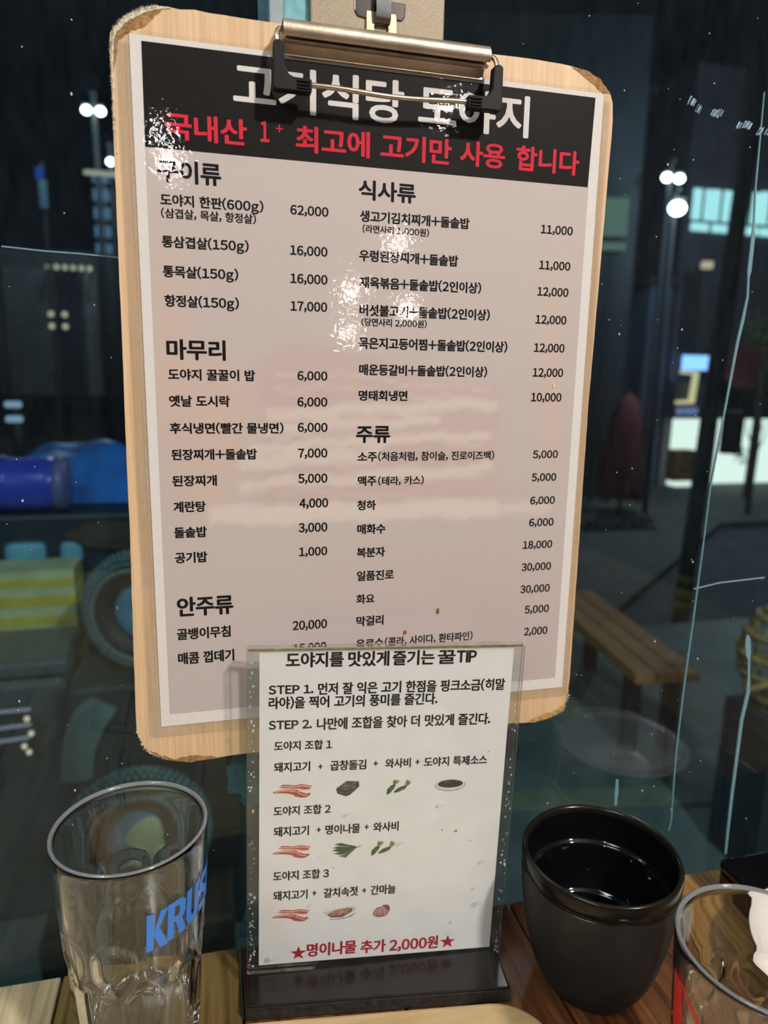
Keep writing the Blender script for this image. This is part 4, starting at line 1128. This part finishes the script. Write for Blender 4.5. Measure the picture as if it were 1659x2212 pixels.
put(MB().box(-2.08, -1.40, 14.97, 15.03, 4.50, 4.57), 'tube', glow('pale_strip', (.75, .70, .50), .6), ts[0])
put(MB().box(-1.75, -1.72, 14.99, 15.02, GZ, 4.5), 'bracket_pole', M_POLE, ts[0])
# street lamps
def street_lamp(x, y, z, r, label, heads=1, watts=60, light=True, tilt=1):
    L = at('street_lamp', (x, y, GZ), label, 'street lamp', 'street lamps across the road')
    put(MB().tube([(x, y + .1, GZ), (x, y + .1, z + .25), (x, y, z + .3)], .05, 8), 'pole', M_DARKB, L)
    for k in range(heads):
        xx = x + (k - (heads - 1) / 2) * r * 3.2
        put(MB().ball((xx, y, z), r, 12, 8, (1.1, 1, .9)), 'lamp_head', G_LAMP, L, smooth=True)
        put(MB().box(xx - r * .9, xx + r * .9, y - .05, y + .12, z + r * .9, z + r * 1.3), 'lamp_hood', M_POLE, L)
    if light: lamp('street_light', (x + .2, y - 1.6, z - .1), watts, (0.80, 0.90, 1.0), 0.15)
    return L
street_lamp(-1.85, 15.0, 5.6, .075, 'twin headed street lamp left of the menu board', 2, 160)
street_lamp(-1.62, 15.2, 4.80, .065, 'single street lamp against the left edge of the board', 1, 60)
street_lamp(8.33, 12.0, 4.55, .080, 'twin headed street lamp above the round lamp at the right', 2, 160)
street_lamp(7.77, 11.0, 3.80, .125, 'single round street lamp under the twin lamp at the right', 1, 160)
# warm head lights and bulb string at the left
for x in (-1.88, -1.72):
    for z in (1.51, 1.66):
        b = at('wall_bulb', (x, 10, z), '%s %s bulb of the square of four dim warm bulbs' % ('upper' if z > 1.6 else 'lower', 'left' if x < -1.8 else 'right'), 'bulb', 'four dim bulbs across the road')
        put(MB().ball((x, 10, z), .035, 8, 6), 'bulb', glow('dim_bulb', (.9, .7, .45), .75), b)
        put(MB().tube([(x, 10.03, z), (x, 16, z)], .006, 5), 'stem', M_POLE, b)
for k in range(6):
    x = -2.9 + .15 * k
    b = at('string_bulb', (x, 15.5, 2.9), 'pale bulb above the shutters, %s from the left in a row of six' % ('first', 'second', 'third', 'fourth', 'fifth', 'last')[k], 'bulb', 'row of pale bulbs above the shutters')
    put(MB().ball((x, 15.5, 2.88), .05, 8, 6), 'bulb', glow('row_bulb', (.8, .75, .5), .7), b)
    put(MB().box(x - .02, x + .02, 15.48, 15.93, 2.93, 2.97), 'bracket', M_POLE, b)
sl = at('blue_banner', (-2.65, 14, 4.3), 'small blue and teal hanging banner at the far left', 'banner')
put(MB().box(-2.72, -2.59, 13.98, 14.02, 4.14, 4.32), 'blue_top', glow('banner_blue', (.03, .12, .45), .5), sl)
put(MB().box(-2.68, -2.56, 13.98, 14.02, 3.66, 4.12), 'teal_cloth', mat('banner_teal', (.10, .2, .25), .8, noise=.1), sl)
put(MB().box(-2.64, -2.60, 14.02, 14.06, GZ, 4.4), 'pole', M_POLE, sl)

# pole with warning band, street furniture at the right
up = at('utility_pole', (4.872, 6.03, GZ), 'grey utility pole with a yellow and black warning band near its foot', 'pole')
PA, PB = Vector((4.784, 6.045, GZ)), Vector((5.005, 6.06, 4.02))
AXP = lambda q: (PA[0] + (PB[0] - PA[0]) * q, PA[1] + (PB[1] - PA[1]) * q, PA[2] + (PB[2] - PA[2]) * q)
put(MB().tube([AXP(-.0), AXP(.3), AXP(1.0), AXP(1.5)], [.088, .086, .078, .07], 16), 'pole', M_POLE, up, smooth=True)
for k in range(6):
    put(MB().tube([AXP(.025 + .0125 * k), AXP(.0375 + .0125 * k)], .091, 16), 'warning_band', M_YEL if k % 2 else M_BLK, up, smooth=True)
put(MB().box(4.98, 5.16, 5.90, 6.0, .30, .72), 'meter_box', M_POLE, up)
put(MB().tube([(4.87, 6.03, 5.2), (7.5, 9, 6.6), (12, 14, 8.5)], .03, 6).tube([(4.87, 6.03, 4.7), (8, 7.4, 5.6), (14, 9, 7.2)], .02, 6), 'cable', M_POLE, up)
put(MB().box(10.42, 10.60, 13.60, 14.24, 1.60, 3.28), 'wall_post', M_POLE, sb)
put(MB().box(10.38, 10.60, 13.56, 13.70, 3.30, 3.45), 'wall_lamp', glow('tan_lamp', (.75, .55, .36), .9), sb, bevel=.02)
mb = MB(); leaf_cloud(mb, (10.62, 13.62, -.82), (.16, .05, .18), 60, .06); leaf_cloud(mb, (12.0, 13.7, -.75), (.25, .05, .22), 60, .06)
o_ = put(mb, 'shop_plant', mat('plant_green', (.12, .22, .05), .7, noise=.3), sb); o_['kind'] = 'stuff'
pr = at('folded_parasol', (7.17, 11, GZ), 'tall folded dark red parasol on the far pavement', 'parasol')
put(MB().lathe([(.02, 2.28), (.16, 2.15), (.26, 1.75), (.30, 1.2), (.33, .55), (.30, .42), (.05, .40)], 14, (7.17, 11, GZ), rfun=lambda r, z, t: r * (1 + .12 * math.cos(7 * t))), 'cloth', mat('parasol_cloth', (.20, .035, .04), .8, noise=.2, nscale=5), pr, smooth=True)
put(MB().tube([(7.17, 11, GZ + .1), (7.17, 11, GZ + 2.3)], .03, 8).box(6.95, 7.39, 10.8, 11.2, GZ + .1, GZ + .2), 'pole', M_POLE, pr)
dr = at('lit_doorway', (7.97, 13, GZ), 'narrow orange lit doorway beside the folded parasol', 'doorway')
put(MB().box(7.80, 8.16, 12.35, 12.42, -1.40, 0.22), 'door_panel', G_ORANGE, dr)
put(MB().box(7.74, 7.80, 12.30, 12.42, -1.44, .28).box(8.16, 8.22, 12.30, 12.42, -1.44, .28).box(7.74, 8.22, 12.30, 12.42, .22, .30), 'door_frame', M_FRAME, dr)
# planter hedge and bare trees
hd = at('planter_hedge', (6.5, 10, GZ), 'low dark hedge in a long planter at the kerb', 'hedge')
put(MB().box(5.86, 7.14, 9.8, 10.2, GZ, GZ + .12), 'planter', mat('planter_stone', (.05, .04, .04), .8, noise=.2), hd)
mb = MB()
for k in range(9): leaf_cloud(mb, (5.95 + .14 * k, 10, GZ + .2), (.14, .18, .13), 60, .04)
o = put(mb, 'foliage', mat('hedge_leaf', (.03, .028, .02), .8, noise=.3), hd); o['kind'] = 'stuff'
def bare_tree(x, y, h, label, seed):
    rnd = random.Random(seed)
    T = at('bare_tree', (x, y, GZ + .1), label, 'tree', 'bare street trees')
    put(MB().tube([(x, y, GZ + .1), (x + .03, y, GZ + h * .45), (x - .02, y, GZ + h)], [.05, .04, .02], 8), 'trunk', mat('bark', (.045, .04, .035), .9, noise=.3, nscale=20), T)
    for k in range(12):
        z = GZ + h * rnd.uniform(.28, .95); a = rnd.uniform(0, 2 * PI); l = h * rnd.uniform(.15, .3)
        p0 = Vector((x, y, z)); p1 = p0 + Vector((math.cos(a) * l * .5, math.sin(a) * l * .5, l * .55)); p2 = p1 + Vector((math.cos(a + .4) * l * .3, math.sin(a + .4) * l * .3, l * .5))
        put(MB().tube([p0, p1, p2], [.018, .011, .004], 5), 'branch', bpy.data.materials['bark'], T)
    return T
bare_tree(9.71, 10.76, 3.0, 'thin bare tree before the lit shop window', 4)
bare_tree(7.30, 12.2, 2.4, 'small bare tree before the orange doorway', 9)
gt = at('leafy_tree', (11.0, 12.3, GZ), 'dim yellow-green tree crown at the right edge above the awning', 'tree')
put(MB().tube([(11.0, 12.3, GZ), (11.05, 12.3, 1.2)], .06, 8), 'trunk', bpy.data.materials['bark'], gt)
mb = MB()
for k in range(7): leaf_cloud(mb, (10.75 + .2 * k + random.uniform(-.1, .1), 12.3, 1.75 + random.uniform(-.25, .35)), (.35, .35, .3), 90, .06)
o = put(mb, 'foliage', mat('dim_leaf', (.10, .115, .03), .8, noise=.3), gt); o['kind'] = 'stuff'
# bench and brass lantern on the terrace, right
bn = at('wooden_bench', (1.24, 1.89, 0), 'orange-brown slatted bench seat running away from the window', 'bench')
BR = Matrix.Translation((1.24, 1.89, 0)) @ Matrix.Rotation(1.455, 4, 'Z')
BX0 = Matrix.Translation(-Vector(bn.location)) @ BR
for k in range(3):
    MB().box(-.36, .36, -.09 + .065 * k, -.033 + .065 * k, .24, .27).build('slat', mat('bench_slat', (.50, .20, .07), .6, noise=.2, nscale=8), bn, xf=BX0)
for x in (-.28, .26):
    for y in (-.06, .06):
        MB().box(x - .02, x + .02, y - .02, y + .02, 0, .24).build('leg', M_BLK, bn, xf=BX0)

wk = at('wicker_lantern', (1.175, 1.15, .365), 'golden wicker lantern at the right edge beyond the paint drip', 'lantern')
prof = [(.036, .0), (.062, .03), (.082, .08), (.086, .12), (.078, .165), (.058, .20), (.040, .212)]
M_WICK = mat('golden_wicker', (.48, .30, .10), .5, noise=.3, nscale=60)
LXY = (1.175, 1.15, .365)
for k in range(len(prof)):
    r, z = prof[k]
    ring = [(LXY[0] + r * math.cos(a), LXY[1] + r * math.sin(a), LXY[2] + z) for a in [2 * PI * q / 24 for q in range(25)]]
    put(MB().tube(ring, .007, 6, cap=False), 'wicker_hoop', M_WICK, wk, smooth=True)
for q in range(14):
    a = 2 * PI * q / 14
    put(MB().tube([(LXY[0] + r * math.cos(a + .06 * i), LXY[1] + r * math.sin(a + .06 * i), LXY[2] + z) for i, (r, z) in enumerate(prof)], .004, 5), 'wicker_rib', M_WICK, wk, smooth=True)
put(MB().tube([(.995, 1.05, .468), (1.09, 1.05, .478), (1.30, 1.05, .49)], .006, 8), 'handle', M_WICK, wk, smooth=True)
put(MB().box(1.105, 1.245, 1.08, 1.22, 0, .362), 'stand', M_DARKB, wk)

# things stored on the terrace at the left
cab = at('storage_cabinet', (-.6, 1.9, 0), 'dark storage cabinet with pale blue panels outside the window at the left', 'cabinet')
put(MB().box(-1.2, .02, 1.6, 2.2, 0, .742), 'body', mat('cabinet_navy', (.012, .018, .028), .5, noise=.3, nscale=6), cab, bevel=.01)
M_PB = mat('pale_blue_panel', (.17, .40, .52), .5, noise=.2, nscale=12)
put(MB().box(-.424, -.343, 1.592, 1.602, .618, .684), 'door_panel', M_PB, cab, bevel=.012)
put(MB().box(-.315, -.27, 1.592, 1.602, .632, .682), 'door_panel', M_PB, cab, bevel=.01)
mb = MB(); flat_y(mb, [(-.31, .70), (-.24, .727), (-.14, .72), (-.18, .66), (-.26, .67)], 1.585, 1.598)
o = put(mb, 'brown_flap', mat('brown_cloth', (.07, .045, .03), .9, noise=.3, nscale=20), cab)
tp = at('blue_tarp', (-.42, 1.95, .742), 'crumpled bright blue tarp on top of the dark cabinet', 'tarp')
nx, ny = 60, 24
vs, fs = [], []
for j in range(ny + 1):
    for i in range(nx + 1):
        u, v = i / nx, j / ny
        x = -1.0 + .98 * u; y = 1.705 + .44 * v
        e = min(1, u * 12, (1 - u) * 12) * min(1, v * 3.5, (1 - v) * 5)
        hh = .072 + .012 * math.sin(u * 9 + 1) + .010 * math.sin(u * 23 + v * 7) + .008 * math.sin(u * 41 + 3 * v) + .03 * u
        vs.append((x, y, .7445 + (hh + .003 * math.sin(u * 70 + v * 30)) * e))
for j in range(ny):
    for i in range(nx): fs.append((j * (nx + 1) + i, j * (nx + 1) + i + 1, (j + 1) * (nx + 1) + i + 1, (j + 1) * (nx + 1) + i))
put(MB().add(vs, fs), 'sheet', mat('tarp_blue', (.03, .18, .60), .45, noise=.25, nscale=14), tp, smooth=True)
br = at('indigo_drum', (-.5, 1.63, .742), 'glossy indigo plastic drum lying on the cabinet before the blue tarp', 'drum')
DR = Matrix.Translation(-Vector(br.location)) @ Matrix.Translation((-.31, 1.64, .802)) @ Matrix.Rotation(-PI / 2, 4, 'Y')
M_IND = mat('indigo_plastic', (.04, .06, .52), .25, noise=.12, nscale=20)
MB().lathe([(.001, 0), (.050, 0), (.055, .006), (.057, .03), (.057, .10), (.059, .105), (.057, .11), (.057, .22), (.059, .225), (.057, .23), (.057, .38), (.001, .385)], 32).build('drum_body', M_IND, br, xf=DR, smooth=True)
MB().lathe([(.001, -.012), (.050, -.012), (.059, -.006), (.059, .012), (.0575, .012)], 32).build('drum_lid', mat('mauve_lid', (.16, .14, .34), .35, noise=.1), br, xf=DR, smooth=True)
sp = at('striped_bin', (-.43, 1.53, 0), 'yellow and cream striped bin standing behind the dark crate', 'bin')
M_YS = mat('yellow_stripe', (.70, .52, .05), .5, noise=.2, nscale=15); M_CS = mat('cream_stripe', (.66, .60, .32), .5, noise=.2, nscale=15)
put(MB().box(-.70, -.272, 1.49, 1.585, 0, .487), 'lower_body', M_YS, sp)
zz = .487
for k, dz in enumerate((.028, .018, .020, .020, .022, .020, .016, .018)):
    put(MB().box(-.70, -.272 - .001 * (k % 2), 1.488 + .001 * (k % 2), 1.585, zz, zz + dz), 'stripe_band', M_YS if k % 2 == 0 else M_CS, sp); zz += dz
ck = at('dark_crate', (-.42, 1.36, 0), 'dark grey plastic crate with rounded corner below the yellow striped bin', 'crate')
put(MB().box(-.75, -.262, 1.30, 1.47, 0, .50), 'crate_body', mat('crate_grey', (.055, .075, .085), .35, noise=.25, nscale=10), ck, bevel=.02)
put(MB().box(-.75, -.256, 1.295, 1.475, .502, .535), 'crate_lid', mat('lid_grey', (.07, .095, .10), .3, noise=.2, nscale=10), ck, bevel=.01)
put(MB().box(-.45, -.385, 1.287, 1.30, .30, .50), 'blue_sleeve', mat('blue_sleeve', (.05, .17, .40), .5, noise=.1), ck)
# two small knobbly tyres
M_TYRE = mat('tyre_rubber', (.11, .155, .15), .6, noise=.3, nscale=120)
def tyre(c, R, r, label, tilt, hub=True):
    T = tag(empty('knobbly_tyre', c), label, 'tyre')
    X = Matrix.Rotation(tilt, 4, 'Z') @ Matrix.Rotation(PI / 2, 4, 'X')
    ring = []
    mb = MB()
    for i in range(13):
        a = 2 * PI * i / 12
        ring.append((R - r + r * .86 * math.cos(a), r * .86 * math.sin(a)))
    mb.lathe(ring, 60)
    mb.build('carcass', M_BLK, T, xf=X, smooth=True)
    mb = MB()
    for i in range(64):
        for k in range(-4, 5):
            a = 2 * PI * (i + .5 * (k % 2)) / 64; b = k * .36
            rr = R - r + r * .90 * math.cos(b)
            mb.ball((rr * math.cos(a), rr * math.sin(a), r * .90 * math.sin(b)), r * .17, 6, 4)
    o = mb.build('tread_knobs', M_TYRE, T, xf=X, smooth=True); o['kind'] = 'stuff'
    if hub:
        mb = MB().lathe([(.001, r * .3), (R * .30, r * .3), (R * .62, r * .1), (R * .62, -r * .1), (.001, -r * .2)], 28)
        mb.build('hub', mat('blue_hub', (.09, .25, .36), .4, noise=.2, nscale=20), T, xf=X, smooth=True)
        MB().lathe([(.001, r * .36), (R * .36, r * .36), (R * .38, r * .28)], 24, (R * .20, -R * .10, 0)).build('hub_cap', mat('cream_cap', (.42, .38, .20), .4, noise=.15, nscale=20), T, xf=X, smooth=True)
    return T
tyre((-.118, 1.255, .632), .112, .034, 'dark knobbly small tyre with blue hub leaning beside the striped bin', -.35)
st = at('low_plinth', (-.1, 1.27, 0), 'dark low plinth under the knobbly tyre', 'plinth')
put(MB().box(-.245, .05, 1.20, 1.36, 0, .519), 'plinth_body', mat('plinth_dark', (.025, .03, .03), .6, noise=.3, nscale=12), st, bevel=.01)
mb = MB()
pth = [(-.250 + .035 * (1 - math.cos(t)), .33 + .17 * math.sin(t)) for t in [k * PI / 2 / 10 for k in range(11)]]
flat_y(mb, [(-.262 + .06 * (1 - math.cos(t)), .35 + .15 * math.sin(t)) for t in [k * PI / 2 / 10 for k in range(11)]] + [(-.165, .478), (-.19, .44), (-.205, .40), (-.21, .35)], 1.19, 1.199)
put(mb, 'pale_guard', mat('pale_guard', (.14, .19, .18), .5, noise=.1), st)
tyre((-.125, 1.02, .345), .115, .036, 'second dark knobbly tyre low behind the beer glass', .15)
s2 = at('timber_block', (-.125, 1.02, 0), 'dark timber block carrying the lower tyre', 'block')
put(MB().box(-.26, .02, .96, 1.08, 0, .231), 'block_body', M_DKWOOD, s2, bevel=.006)

fl = at('reflection_streaks', (-.37, 1.275, .36), 'pale and warm glowing streaks painting window reflections before the crate at the left edge', 'lights')
G_PALE = glow('pale_streak', (.80, .82, .9), .22)  # glowing streaks and dots added to paint light reflected in the pane
for x0, z0, x1, z1 in ((-.42, .447, -.321, .452), (-.42, .414, -.322, .423), (-.42, .388, -.326, .398)):
    put(MB().tube([(x0, 1.276, z0), ((x0 + x1) / 2, 1.272, (z0 + z1) / 2 + .004), (x1, 1.276, z1)], .0035, 6), 'streak_tube', G_PALE, fl, smooth=True)
for x, z in ((-.327, .437), (-.322, .408), (-.335, .384), (-.328, .372)):
    put(MB().ball((x, 1.270, z), .005, 8, 6), 'glint_bead', glow('warm_glint', (1.0, .72, .50), .8), fl, smooth=True)
put(MB().tube([(-.43, 1.282, .46), (-.32, 1.280, .435), (-.33, 1.280, .36)], .002, 6), 'cord', M_BLK, fl)
cl = at('camp_lantern', (-.51, 2.15, .744), 'small pale blue double lamp behind the indigo drum at the left', 'lantern')
put(MB().tube([(-.515, 2.165, .744), (-.515, 2.165, .965)], .012, 10), 'stem', M_BLK, cl, smooth=True)
for z in (.945, .905):
    put(MB().box(-.537, -.494, 2.130, 2.15, z - .009, z + .009), 'lamp_bar', glow('cold_lamp', (.45, .62, .80), .55), cl, bevel=.006)
bpy.data.objects.remove(_tob)
